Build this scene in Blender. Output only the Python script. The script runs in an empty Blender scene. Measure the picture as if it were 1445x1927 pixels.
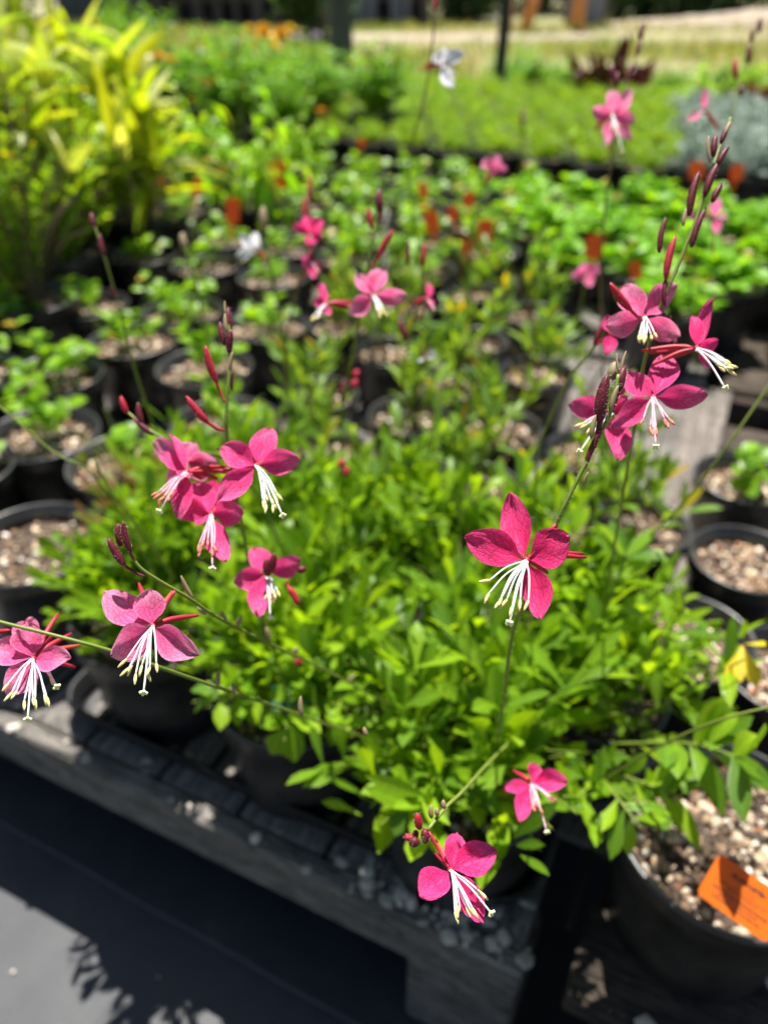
import bpy, math, random
import numpy as np
from mathutils import Vector, Matrix

C = bpy.context.scene.collection
SC = bpy.context.scene
R = math.radians
# ------------------------------------------------------------------ camera
F = 1428.0; PITCH = R(35.6); CAMZ = .854
cam = bpy.data.cameras.new('camera'); co = bpy.data.objects.new('camera', cam); C.objects.link(co)
co.location = (0, 0, CAMZ); co.rotation_euler = (R(90) - PITCH, 0, 0)
cam.sensor_fit = 'VERTICAL'; cam.sensor_height = 24; cam.lens = 24 * F / 1927
cam.clip_start = .01; cam.clip_end = 500
cam.dof.use_dof = True; cam.dof.focus_distance = .272; cam.dof.aperture_fstop = 4.1
SC.camera = co
# ------------------------------------------------------------------ light
SUN_EL, SUN_AZ = 66, 0          # azimuth clockwise from +Y
w = bpy.data.worlds.new('World'); SC.world = w; w.use_nodes = True
sky = w.node_tree.nodes.new('ShaderNodeTexSky'); sky.sky_type = 'NISHITA'; sky.sun_disc = False
sky.sun_elevation = R(SUN_EL); sky.sun_rotation = R(SUN_AZ)
bg = w.node_tree.nodes['Background']; bg.inputs[1].default_value = .05
w.node_tree.links.new(sky.outputs[0], bg.inputs[0])
sl = bpy.data.lights.new('sun', 'SUN'); sl.energy = 5.0; sl.angle = R(.5); sl.color = (1, .96, .9)
so = bpy.data.objects.new('sun', sl); C.objects.link(so); so.location = (2, 2, 5)
sd = Vector((math.sin(R(SUN_AZ)) * math.cos(R(SUN_EL)), math.cos(R(SUN_AZ)) * math.cos(R(SUN_EL)), math.sin(R(SUN_EL))))
so.rotation_euler = sd.to_track_quat('Z', 'Y').to_euler()
SC.view_settings.view_transform = 'Standard'; SC.view_settings.look = 'None'
SC.view_settings.exposure = 1.22; SC.view_settings.gamma = 1
SC.cycles.use_denoising = True
SC.cycles.max_bounces = 8; SC.cycles.transmission_bounces = 4

# ------------------------------------------------------------------ helpers
CP, SP = math.cos(PITCH), math.sin(PITCH)
FWD = np.array((0, CP, -SP)); UP = np.array((0, SP, CP)); RT = np.array((1., 0, 0)); CAM = np.array((0, 0, CAMZ))
def PD(px, py, d):
    return CAM + d * (FWD + RT * ((px - 722.5) / F) + UP * ((963.5 - py) / F))
def PZ(px, py, z):
    v = FWD + RT * ((px - 722.5) / F) + UP * ((963.5 - py) / F)
    return CAM + v * ((z - CAMZ) / v[2])
def PY(px, py, y):
    v = FWD + RT * ((px - 722.5) / F) + UP * ((963.5 - py) / F)
    return CAM + v * (y / v[1])
def proj(p):
    q = np.asarray(p, float) - CAM; d = q @ FWD
    return 722.5 + F * (q @ RT) / d, 963.5 - F * (q @ UP) / d, d
def nrm(v):
    v = np.asarray(v, float); return v / (np.linalg.norm(v, axis=-1, keepdims=True) + 1e-12)

class MB:
    def __init__(s): s.v = []; s.f = []; s.m = []; s.uv = []; s.n = 0
    def add(s, v, f, mi=0, uv=None):
        v = np.asarray(v, float).reshape(-1, 3)
        s.v.append(v)
        s.uv.append(np.asarray(uv, float).reshape(-1, 2) if uv is not None else np.zeros((len(v), 2)))
        if isinstance(f, np.ndarray): fl = (f + s.n).tolist()
        else: fl = [[i + s.n for i in q] for q in f]
        s.f += fl; s.m += [mi] * len(fl); s.n += len(v)
    def build(s, name, mats, parent=None, smooth=True, loc=None, link=True):
        me = bpy.data.meshes.new(name)
        V = np.concatenate(s.v) if s.v else np.zeros((0, 3))
        if loc is not None: V = V - np.asarray(loc)
        me.from_pydata(V.tolist(), [], s.f)
        uvs = np.concatenate(s.uv)
        ul = me.uv_layers.new(name='UVMap')
        idx = np.empty(len(me.loops), dtype=np.int32); me.loops.foreach_get('vertex_index', idx)
        ul.data.foreach_set('uv', uvs[idx].astype(np.float32).ravel())
        if not isinstance(mats, (list, tuple)): mats = [mats]
        for m in mats: me.materials.append(m)
        me.polygons.foreach_set('material_index', s.m)
        me.polygons.foreach_set('use_smooth', [smooth] * len(s.f))
        me.update()
        o = bpy.data.objects.new(name, me)
        if link: C.objects.link(o)
        if parent is not None: o.parent = parent
        if loc is not None: o.location = loc
        return o

def box(mb, lo, hi, mi=0, bev=0):
    (a, b, c), (d, e, f) = lo, hi
    if bev <= 0:
        v = [(a,b,c),(d,b,c),(d,e,c),(a,e,c),(a,b,f),(d,b,f),(d,e,f),(a,e,f)]
        mb.add(v, [(0,3,2,1),(4,5,6,7),(0,1,5,4),(1,2,6,5),(2,3,7,6),(3,0,4,7)], mi)
        return
    def ring(z, i): return [(a+i,b,z),(d-i,b,z),(d,b+i,z),(d,e-i,z),(d-i,e,z),(a+i,e,z),(a,e-i,z),(a,b+i,z)]
    def ringi(z, i):
        return [(a+i*1.4,b+i,z),(d-i*1.4,b+i,z),(d-i,b+i*1.4,z),(d-i,e-i*1.4,z),(d-i*1.4,e-i,z),(a+i*1.4,e-i,z),(a+i,e-i*1.4,z),(a+i,b+i*1.4,z)]
    v = ringi(c, bev) + ring(c+bev, bev) + ring(f-bev, bev) + ringi(f, bev)
    fs = [tuple(range(7, -1, -1)), tuple(range(24, 32))]
    for r in range(3):
        for k in range(8): fs.append((r*8+k, r*8+(k+1)%8, (r+1)*8+(k+1)%8, (r+1)*8+k))
    mb.add(v, fs, mi)
def tube(mb, pts, rad, n=8, mi=0, cap=True):
    pts = np.asarray(pts, float); k = len(pts)
    rad = np.broadcast_to(np.asarray(rad, float), (k,))
    t = np.gradient(pts, axis=0); t = nrm(t)
    ref = np.array((0, 0, 1.)) if abs(t[0][2]) < .9 else np.array((1., 0, 0))
    u = nrm(np.cross(t[0], ref)); V = []; UVv = []
    for i in range(k):
        u = nrm(u - t[i] * (u @ t[i])); b = np.cross(t[i], u)
        for j in range(n):
            a = 2 * math.pi * j / n
            V.append(pts[i] + rad[i] * (math.cos(a) * u + math.sin(a) * b)); UVv.append((i / (k - 1), j / n))
    fs = [(i*n+j, i*n+(j+1)%n, (i+1)*n+(j+1)%n, (i+1)*n+j) for i in range(k-1) for j in range(n)]
    if cap: fs += [tuple(range(n-1, -1, -1)), tuple((k-1)*n+j for j in range(n))]
    mb.add(V, fs, mi, UVv)
def smoothline(P, m=6):
    P = np.asarray(P, float); Q = np.vstack([2*P[0]-P[1], P, 2*P[-1]-P[-2]]); out = []
    for i in range(1, len(Q)-2):
        a, b, c, d = Q[i-1:i+3]
        for t in np.linspace(0, 1, m, endpoint=False):
            out.append(.5*((2*b)+(-a+c)*t+(2*a-5*b+4*c-d)*t*t+(-a+3*b-3*c+d)*t**3))
    out.append(P[-1]); return np.array(out)
def lathe(mb, prof, n=32, mi=0, c=(0, 0, 0)):
    V = []; k = len(prof)
    for r, z in prof:
        for j in range(n):
            a = 2*math.pi*j/n; V.append((c[0]+r*math.cos(a), c[1]+r*math.sin(a), c[2]+z))
    mb.add(V, [(i*n+j, i*n+(j+1)%n, (i+1)*n+(j+1)%n, (i+1)*n+j) for i in range(k-1) for j in range(n)], mi)

PROF = {'lance': [.12, .55, .95, 1., .72, .03], 'spat': [.10, .3, .62, 1., .88, .05], 'round': [.12, .8, 1., .95, .65, .06],
        'long': [.25, .8, 1., .9, .55, .02], 'tiny': [.2, .9, 1., .1]}
def leaves(mb, base, dirs, L, W, bend, prof='lance', mi=0, fold=.25, rng=None, ups=None):
    """many leaves as one strip mesh each; base[N,3] dirs[N,3]"""
    pr = np.array(PROF[prof]); k = len(pr); t = np.linspace(0, 1, k)
    base = np.asarray(base, float); N = len(base); d = nrm(dirs)
    up = np.tile((0, 0, 1.), (N, 1)) if ups is None else np.asarray(ups, float)
    if rng is not None: up = up + rng.normal(0, .35, (N, 3))
    side = nrm(np.cross(d, up)); nz = np.cross(side, d)
    L = np.broadcast_to(L, (N,)); W = np.broadcast_to(W, (N,)); bend = np.broadcast_to(bend, (N,))
    cen = base[:, None, :] + d[:, None, :] * (L[:, None] * t * (1 - .25*np.abs(bend)[:, None]*t))[..., None] - nz[:, None, :]*0 \
        + np.array((0, 0, -1.)) * (bend[:, None] * L[:, None] * t**2)[..., None]
    hw = (.5 * W[:, None] * pr)
    V = np.empty((N, k, 3, 3))
    for q, s in enumerate((-1, 0, 1)):
        V[:, :, q] = cen + side[:, None, :] * (s * hw)[..., None] + nz[:, None, :] * (abs(s) * fold * hw)[..., None]
    uv = np.empty((N, k, 3, 2)); uv[..., 0] = t[None, :, None]; uv[..., 1] = np.array((0, .5, 1))[None, None, :]
    f = []
    for i in range(k-1):
        for q in range(2): f.append((i*3+q, (i+1)*3+q, (i+1)*3+q+1, i*3+q+1))
    f = np.array(f)
    ff = (np.arange(N)[:, None, None] * (k*3) + f[None]).reshape(-1, 4)
    mb.add(V.reshape(-1, 3), ff, mi, uv.reshape(-1, 2))

# ------------------------------------------------------------------ materials
def newmat(name):
    m = bpy.data.materials.new(name); m.use_nodes = True; nt = m.node_tree
    for n in list(nt.nodes): nt.nodes.remove(n)
    o = nt.nodes.new('ShaderNodeOutputMaterial'); return m, nt, o
def N(nt, t, **kw):
    n = nt.nodes.new(t)
    for k, v in kw.items():
        if k.startswith('i_'): n.inputs[k[2:]].default_value = v
        else: setattr(n, k, v)
    return n
def ramp(nt, stops, interp='LINEAR'):
    r = nt.nodes.new('ShaderNodeValToRGB'); r.color_ramp.interpolation = interp
    el = r.color_ramp.elements
    while len(el) < len(stops): el.new(.5)
    for e, (p, c) in zip(el, stops): e.position = p; e.color = (*c, 1)
    return r
def leafmat(name, cols, transl=.4, odd=((.42, .36, .02), (.22, .05, .02)), rough=.4, rib=(1.25, .15), tmul=(2.0, 1.75, .5), spec=.2):
    m, nt, o = newmat(name); L = nt.links.new
    g = N(nt, 'ShaderNodeNewGeometry'); r = ramp(nt, [(i/(max(1, len(cols)-1))*.94, c) for i, c in enumerate(cols)]+([(.955, cols[-1]), (.972, odd[0]), (.988, odd[0]), (.994, odd[1])] if odd else []))
    L(g.outputs['Random Per Island'], r.inputs[0])
    uv = N(nt, 'ShaderNodeUVMap'); sx = N(nt, 'ShaderNodeSeparateXYZ'); L(uv.outputs[0], sx.inputs[0])
    a = N(nt, 'ShaderNodeMath', operation='SUBTRACT'); a.inputs[1].default_value = .5; L(sx.outputs[1], a.inputs[0])
    b = N(nt, 'ShaderNodeMath', operation='ABSOLUTE'); L(a.outputs[0], b.inputs[0])
    mr = N(nt, 'ShaderNodeMapRange'); mr.inputs[1].default_value = 0; mr.inputs[2].default_value = rib[1]; mr.inputs[3].default_value = rib[0]; mr.inputs[4].default_value = 1
    L(b.outputs[0], mr.inputs[0])
    no = N(nt, 'ShaderNodeTexNoise'); no.inputs['Scale'].default_value = 60
    nm = N(nt, 'ShaderNodeMapRange'); nm.inputs[3].default_value = .8; nm.inputs[4].default_value = 1.2; L(no.outputs[0], nm.inputs[0])
    mu = N(nt, 'ShaderNodeMath', operation='MULTIPLY'); L(mr.outputs[0], mu.inputs[0]); L(nm.outputs[0], mu.inputs[1])
    vm = N(nt, 'ShaderNodeVectorMath', operation='SCALE'); L(r.outputs[0], vm.inputs[0]); L(mu.outputs[0], vm.inputs['Scale'])
    p = N(nt, 'ShaderNodeBsdfPrincipled'); p.inputs['Roughness'].default_value = rough; p.inputs['Specular IOR Level'].default_value = spec
    L(vm.outputs[0], p.inputs['Base Color'])
    t = N(nt, 'ShaderNodeBsdfTranslucent'); tv = N(nt, 'ShaderNodeVectorMath', operation='MULTIPLY'); tv.inputs[1].default_value = tmul
    L(vm.outputs[0], tv.inputs[0]); L(tv.outputs[0], t.inputs[0])
    mx = N(nt, 'ShaderNodeMixShader'); mx.inputs[0].default_value = transl; L(p.outputs[0], mx.inputs[1]); L(t.outputs[0], mx.inputs[2]); L(mx.outputs[0], o.inputs[0])
    return m
def petalmat(name, base, mid, tip, transl=.3):
    m, nt, o = newmat(name); L = nt.links.new
    uv = N(nt, 'ShaderNodeUVMap'); sx = N(nt, 'ShaderNodeSeparateXYZ'); L(uv.outputs[0], sx.inputs[0])
    r = ramp(nt, [(0, base), (.12, mid), (.45, mid), (1, tip)]); L(sx.outputs[0], r.inputs[0])
    ed = N(nt, 'ShaderNodeMath', operation='SUBTRACT'); ed.inputs[1].default_value = .5; L(sx.outputs[1], ed.inputs[0])
    ea = N(nt, 'ShaderNodeMath', operation='ABSOLUTE'); L(ed.outputs[0], ea.inputs[0])
    em = N(nt, 'ShaderNodeMapRange'); em.inputs[1].default_value = .38; em.inputs[2].default_value = .5; em.inputs[4].default_value = .55; L(ea.outputs[0], em.inputs[0])
    mc = N(nt, 'ShaderNodeMix', data_type='RGBA'); L(em.outputs[0], mc.inputs['Factor']); L(r.outputs[0], mc.inputs['A']); mc.inputs['B'].default_value = (*tip, 1)
    # branching veins: voronoi edges stretched along the petal
    mp = N(nt, 'ShaderNodeMapping'); mp.inputs['Scale'].default_value = (9, 13, 1); L(uv.outputs[0], mp.inputs[0])
    nz = N(nt, 'ShaderNodeTexNoise'); nz.inputs['Scale'].default_value = 3.; L(mp.outputs[0], nz.inputs[0])
    ad = N(nt, 'ShaderNodeMix', data_type='RGBA'); ad.inputs['Factor'].default_value = .3; L(mp.outputs[0], ad.inputs['A']); L(nz.outputs['Color'], ad.inputs['B'])
    vo = N(nt, 'ShaderNodeTexVoronoi', feature='DISTANCE_TO_EDGE'); vo.inputs['Scale'].default_value = 1.1; L(ad.outputs['Result'], vo.inputs[0])
    vr = N(nt, 'ShaderNodeMapRange'); vr.inputs[1].default_value = 0; vr.inputs[2].default_value = .12; vr.inputs[3].default_value = .68; vr.inputs[4].default_value = 1; L(vo.outputs[0], vr.inputs[0])
    n2 = N(nt, 'ShaderNodeTexNoise'); n2.inputs['Scale'].default_value = 5; L(uv.outputs[0], n2.inputs[0])
    n2r = N(nt, 'ShaderNodeMapRange'); n2r.inputs[3].default_value = .75; n2r.inputs[4].default_value = 1.2; L(n2.outputs[0], n2r.inputs[0])
    mu = N(nt, 'ShaderNodeMath', operation='MULTIPLY'); L(vr.outputs[0], mu.inputs[0]); L(n2r.outputs[0], mu.inputs[1])
    vm = N(nt, 'ShaderNodeVectorMath', operation='SCALE'); L(mc.outputs['Result'], vm.inputs[0]); L(mu.outputs[0], vm.inputs['Scale'])
    p = N(nt, 'ShaderNodeBsdfPrincipled'); p.inputs['Roughness'].default_value = .55; p.inputs['Specular IOR Level'].default_value = .15
    bu = N(nt, 'ShaderNodeBump'); bu.inputs['Strength'].default_value = .7; bu.inputs['Distance'].default_value = .0006; L(vr.outputs[0], bu.inputs['Height']); L(bu.outputs[0], p.inputs['Normal'])
    L(vm.outputs[0], p.inputs['Base Color'])
    t = N(nt, 'ShaderNodeBsdfTranslucent'); L(vm.outputs[0], t.inputs[0])
    mx = N(nt, 'ShaderNodeMixShader'); mx.inputs[0].default_value = transl; L(p.outputs[0], mx.inputs[1]); L(t.outputs[0], mx.inputs[2]); L(mx.outputs[0], o.inputs[0])
    return m
def plain(name, col, rough=.6, noise=None, col2=None, scale=20, bump=0, spec=.5, bdist=.002, stretch=None, island=0, transl=0, metal=0):
    m, nt, o = newmat(name); L = nt.links.new
    p = N(nt, 'ShaderNodeBsdfPrincipled'); p.inputs['Roughness'].default_value = rough; p.inputs['Specular IOR Level'].default_value = spec; p.inputs['Metallic'].default_value = metal
    tc = N(nt, 'ShaderNodeTexCoord'); mp = N(nt, 'ShaderNodeMapping'); L(tc.outputs['Object'], mp.inputs[0])
    if stretch: mp.inputs['Scale'].default_value = stretch
    no = N(nt, 'ShaderNodeTexNoise'); no.inputs['Scale'].default_value = scale; no.inputs['Detail'].default_value = 6; L(mp.outputs[0], no.inputs[0])
    r = ramp(nt, [(.3, col), (.7, col2 or col)]); L(no.outputs[0], r.inputs[0])
    src = r.outputs[0]
    if island:
        g = N(nt, 'ShaderNodeNewGeometry'); a = N(nt, 'ShaderNodeMapRange'); a.inputs[3].default_value = 1-island; a.inputs[4].default_value = 1+island; L(g.outputs['Random Per Island'], a.inputs[0])
        vm = N(nt, 'ShaderNodeVectorMath', operation='SCALE'); L(src, vm.inputs[0]); L(a.outputs[0], vm.inputs['Scale']); src = vm.outputs[0]
    L(src, p.inputs['Base Color'])
    if bump:
        bu = N(nt, 'ShaderNodeBump'); bu.inputs['Strength'].default_value = bump; bu.inputs['Distance'].default_value = bdist; L(no.outputs[0], bu.inputs['Height']); L(bu.outputs[0], p.inputs['Normal'])
    if transl:
        t = N(nt, 'ShaderNodeBsdfTranslucent'); L(src, t.inputs[0]); mx = N(nt, 'ShaderNodeMixShader'); mx.inputs[0].default_value = transl
        L(p.outputs[0], mx.inputs[1]); L(t.outputs[0], mx.inputs[2]); L(mx.outputs[0], o.inputs[0])
    else: L(p.outputs[0], o.inputs[0])
    return m
def chipmat(k=1.):
    m, nt, o = newmat('potting_mix_chips'); L = nt.links.new
    g = N(nt, 'ShaderNodeNewGeometry')
    r = ramp(nt, [(0, (.02, .012, .008)), (.3, (.07, .04, .022)), (.5, (.18, .11, .06)), (.68, (.33, .23, .14)), (.83, (.46, .36, .25)), (.94, (.66, .6, .5)), (.97, (.26, .10, .04))])
    L(g.outputs['Random Per Island'], r.inputs[0])
    p = N(nt, 'ShaderNodeBsdfPrincipled'); p.inputs['Roughness'].default_value = .8
    for e in r.color_ramp.elements: e.color = (min(.8, e.color[0]*k), min(.74, e.color[1]*k), min(.64, e.color[2]*k), 1)
    L(r.outputs[0], p.inputs['Base Color']); L(p.outputs[0], o.inputs[0])
    return m
M = {}
M['pot'] = plain('black_pot_plastic', (.009, .009, .010), .33, col2=(.05, .047, .043), scale=22, spec=.5, bump=.12)
M['tray'] = plain('black_tray_plastic', (.006, .006, .007), .5, col2=(.012, .012, .013), scale=25, spec=.3)
M['soil'] = plain('dark_potting_soil', (.02, .012, .008), .9, col2=(.10, .065, .04), scale=120, bump=.6, bdist=.004)
M['chip'] = chipmat(); M['chip2'] = chipmat(1.75)
def woodmat(name, dark, light, stain):
    m, nt, o = newmat(name); L = nt.links.new; tc = N(nt, 'ShaderNodeTexCoord')
    mp = N(nt, 'ShaderNodeMapping'); mp.inputs['Scale'].default_value = (1, 16, 16); L(tc.outputs['Object'], mp.inputs[0])
    g1 = N(nt, 'ShaderNodeTexNoise'); g1.inputs['Scale'].default_value = 12; g1.inputs['Detail'].default_value = 9; g1.inputs['Distortion'].default_value = .6; L(mp.outputs[0], g1.inputs[0])
    r1 = ramp(nt, [(.30, dark), (.46, tuple(.5*(a+b) for a, b in zip(dark, light))), (.68, light)]); L(g1.outputs[0], r1.inputs[0])
    g2 = N(nt, 'ShaderNodeTexNoise'); g2.inputs['Scale'].default_value = 17; g2.inputs['Detail'].default_value = 7; L(tc.outputs['Object'], g2.inputs[0])
    r2 = N(nt, 'ShaderNodeMapRange'); r2.inputs[1].default_value = .46; r2.inputs[2].default_value = .66; r2.inputs[4].default_value = .75; L(g2.outputs[0], r2.inputs[0])
    mx = N(nt, 'ShaderNodeMix', data_type='RGBA'); L(r2.outputs[0], mx.inputs['Factor']); L(r1.outputs[0], mx.inputs['A']); mx.inputs['B'].default_value = (*stain, 1)
    g3 = N(nt, 'ShaderNodeTexVoronoi', feature='DISTANCE_TO_EDGE'); mp3 = N(nt, 'ShaderNodeMapping'); mp3.inputs['Scale'].default_value = (5, 120, 120); L(tc.outputs['Object'], mp3.inputs[0]); L(mp3.outputs[0], g3.inputs[0])
    r3 = N(nt, 'ShaderNodeMapRange'); r3.inputs[2].default_value = .06; r3.inputs[3].default_value = .3; L(g3.outputs[0], r3.inputs[0])
    vm = N(nt, 'ShaderNodeVectorMath', operation='SCALE'); L(mx.outputs['Result'], vm.inputs[0]); L(r3.outputs[0], vm.inputs['Scale'])
    p = N(nt, 'ShaderNodeBsdfPrincipled'); p.inputs['Roughness'].default_value = .85; p.inputs['Specular IOR Level'].default_value = .25; L(vm.outputs[0], p.inputs['Base Color'])
    ad = N(nt, 'ShaderNodeMath', operation='ADD'); L(g1.outputs[0], ad.inputs[0]); L(r3.outputs[0], ad.inputs[1])
    bu = N(nt, 'ShaderNodeBump'); bu.inputs['Strength'].default_value = 1.; bu.inputs['Distance'].default_value = .003; L(ad.outputs[0], bu.inputs['Height']); L(bu.outputs[0], p.inputs['Normal'])
    L(p.outputs[0], o.inputs[0]); return m
M['wood'] = woodmat('weathered_grey_timber', (.07, .062, .055), (.33, .30, .265), (.13, .12, .105))
M['wood2'] = woodmat('weathered_brown_timber', (.018, .013, .010), (.13, .10, .072), (.03, .025, .02))
M['wood3'] = woodmat('pale_brown_timber', (.10, .085, .075), (.30, .26, .22), (.18, .15, .125))
M['tag'] = plain('orange_label_plastic', (.85, .19, .01), .4, col2=(.9, .22, .015), scale=30, transl=.45)
M['ink'] = plain('black_print', (.02, .008, .005), .6)
M['teal'] = plain('teal_label_plastic', (.0, .13, .16), .35, col2=(.0, .16, .2), scale=20, transl=.2)
M['gaura'] = leafmat('gaura_leaf', [(.068, .15, .009), (.115, .23, .010), (.175, .32, .012), (.24, .385, .016), (.09, .19, .022), (.15, .28, .012)], .48, odd=None)
M['gaura2'] = leafmat('gaura_slender_leaf', [(.08, .16, .02), (.12, .23, .03), (.17, .29, .025), (.21, .33, .05)], .38)
M['round'] = leafmat('round_leaf', [(.10, .22, .01), (.15, .31, .012), (.21, .39, .015), (.16, .32, .025)], .42, rough=.35)
M['bright'] = leafmat('bright_toothed_leaf', [(.12, .30, .012), (.17, .38, .015), (.22, .44, .02), (.11, .27, .02)], .42)
M['tiny'] = leafmat('tiny_leaf', [(.13, .27, .01), (.20, .36, .014), (.30, .42, .03), (.14, .29, .012)], .48)
M['tiny2'] = leafmat('fresh_small_leaf', [(.14, .28, .012), (.19, .36, .014), (.25, .38, .025), (.15, .30, .015)], .4)
M['fern'] = leafmat('ferny_leaf', [(.09, .24, .008), (.14, .33, .01), (.20, .40, .012)], .4)
M['yellow'] = leafmat('yellow_ginger_leaf', [(.38, .44, .014), (.26, .38, .012), (.45, .46, .03), (.19, .32, .012), (.56, .54, .2), (.30, .40, .02)], .42, rib=(1.2, .1), tmul=(1.7, 1.6, .5), odd=None)
M['lime'] = leafmat('lime_palmate_leaf', [(.15, .36, .015), (.22, .42, .02), (.32, .45, .02)], .42)
M['burg'] = leafmat('burgundy_leaf', [(.03, .006, .008), (.07, .012, .012), (.045, .012, .014), (.12, .025, .015)], .25, odd=None)
M['silver'] = leafmat('silver_leaf', [(.28, .34, .27), (.36, .42, .34), (.22, .30, .24)], .2, tmul=(1, 1, 1), odd=None)
M['redleaf'] = leafmat('reddish_leaf', [(.16, .03, .03), (.22, .06, .05), (.10, .10, .03)], .3)
M['dryleaf'] = leafmat('yellowed_leaf', [(.55, .5, .02), (.6, .42, .03)], .4)
M['tree'] = leafmat('distant_tree_leaf', [(.02, .05, .015), (.04, .09, .025), (.07, .13, .04)], .25, odd=None)
M['grass'] = leafmat('dry_grass', [(.22, .24, .07), (.14, .22, .05), (.34, .3, .14), (.18, .25, .06)], .3, odd=None)
M['stem'] = plain('green_stem', (.13, .20, .025), .5, col2=(.20, .24, .03), scale=60, transl=.1)
M['stemred'] = plain('reddish_stem', (.16, .08, .03), .55, col2=(.20, .17, .04), scale=90, transl=.1)
M['bush_stem'] = plain('brown_stem', (.10, .07, .04), .8, col2=(.17, .12, .07), scale=40)
M['cane'] = plain('tan_cane', (.5, .36, .18), .6, col2=(.4, .35, .12), scale=30)
M['bud'] = plain('dark_red_bud', (.07, .005, .012), .5, col2=(.15, .010, .022), scale=400, bump=.4, bdist=.0004, spec=.3)
M['budred'] = plain('red_bud', (.28, .006, .02), .5, col2=(.42, .014, .035), scale=400, bump=.3, bdist=.0003, spec=.3)
M['budgreen'] = plain('olive_bract', (.20, .20, .08), .6, col2=(.28, .14, .08), scale=300)
M['hair'] = plain('pale_hair', (.7, .65, .55), .6, transl=.4)
M['sepal'] = plain('red_sepal', (.52, .015, .04), .5, col2=(.42, .02, .05), scale=200, transl=.25)
M['sepal2'] = plain('orange_sepal', (.55, .12, .05), .5, col2=(.48, .08, .05), scale=200, transl=.25)
M['filament'] = plain('white_filament', (.80, .79, .80), .5, transl=.3)
M['filpink'] = plain('pink_filament', (.80, .40, .52), .5, col2=(.8, .6, .65), scale=150, transl=.3)
M['anther'] = plain('straw_anther', (.62, .48, .13), .7, col2=(.7, .6, .3), scale=900, bump=.6, bdist=.0004)
M['antherred'] = plain('red_anther', (.5, .08, .09), .7, col2=(.55, .22, .12), scale=900)
M['stigma'] = plain('cream_stigma', (.72, .76, .40), .6)
M['pet_deep'] = petalmat('deep_pink_petal', (.60, .012, .11), (.86, .034, .18), (.86, .07, .25), .4)
M['pet_mid'] = petalmat('rose_pink_petal', (.72, .014, .14), (.90, .055, .25), (.90, .15, .36), .4)
M['pet_pale'] = petalmat('lilac_pink_petal', (.74, .02, .15), (.90, .13, .34), (.88, .33, .51), .4)
M['pet_hot'] = petalmat('hot_pink_petal', (.70, .012, .11), (.88, .036, .21), (.88, .09, .31), .4)
M['pet_white'] = petalmat('white_petal', (.8, .5, .55), (.8, .78, .8), (.82, .82, .84))
M['marigold'] = plain('orange_bloom', (.75, .36, .01), .6, col2=(.8, .48, .02), scale=100, transl=.2)
M['gold'] = plain('yellow_bloom', (.75, .5, .02), .6, col2=(.8, .58, .05), scale=100, transl=.2)
M['mauve'] = plain('mauve_bloom', (.55, .45, .55), .6, transl=.2)
M['pebble'] = plain('grey_cream_pebble', (.30, .26, .21), .8, col2=(.55, .5, .42), scale=60, island=.4)
M['bark'] = plain('tree_bark', (.10, .08, .06), .9, col2=(.18, .15, .12), scale=20, bump=.5)

# ------------------------------------------------------------------ naming
def tag(o, label=None, cat=None, group=None, kind=None):
    if label: o['label'] = label
    if cat: o['category'] = cat
    if group: o['group'] = group
    if kind: o['kind'] = kind
    return o
def thing(name, label, cat, loc, group=None, rz=0):
    o = bpy.data.objects.new(name, None); C.objects.link(o); o.location = loc; o.rotation_euler[2] = rz
    o.empty_display_size = .05
    return tag(o, label, cat, group)

# ------------------------------------------------------------------ setting: ground, mat, pallets
def groundmat():
    m, nt, o = newmat('sandy_ground'); L = nt.links.new
    tc = N(nt, 'ShaderNodeTexCoord'); n1 = N(nt, 'ShaderNodeTexNoise'); n1.inputs['Scale'].default_value = .55; n1.inputs['Detail'].default_value = 8; L(tc.outputs['Object'], n1.inputs[0])
    r = ramp(nt, [(.38, (.14, .17, .045)), (.5, (.27, .25, .11)), (.6, (.26, .20, .12)), (.74, (.34, .27, .18))]); L(n1.outputs[0], r.inputs[0])
    n2 = N(nt, 'ShaderNodeTexNoise'); n2.inputs['Scale'].default_value = 15; n2.inputs['Detail'].default_value = 8; L(tc.outputs['Object'], n2.inputs[0])
    mr = N(nt, 'ShaderNodeMapRange'); mr.inputs[3].default_value = .6; mr.inputs[4].default_value = 1.35; L(n2.outputs[0], mr.inputs[0])
    vm = N(nt, 'ShaderNodeVectorMath', operation='SCALE'); L(r.outputs[0], vm.inputs[0]); L(mr.outputs[0], vm.inputs['Scale'])
    p = N(nt, 'ShaderNodeBsdfPrincipled'); p.inputs['Roughness'].default_value = .95; L(vm.outputs[0], p.inputs['Base Color']); L(p.outputs[0], o.inputs[0]); return m
mb = MB(); g = 40
xs = np.linspace(-80, 80, g+1); ys = np.linspace(-10, 150, g+1)
V = [(x, y, 0) for y in ys for x in xs]
mb.add(V, [(j*(g+1)+i, j*(g+1)+i+1, (j+1)*(g+1)+i+1, (j+1)*(g+1)+i) for j in range(g) for i in range(g)])
tag(mb.build('ground', groundmat()), kind='structure')

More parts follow.
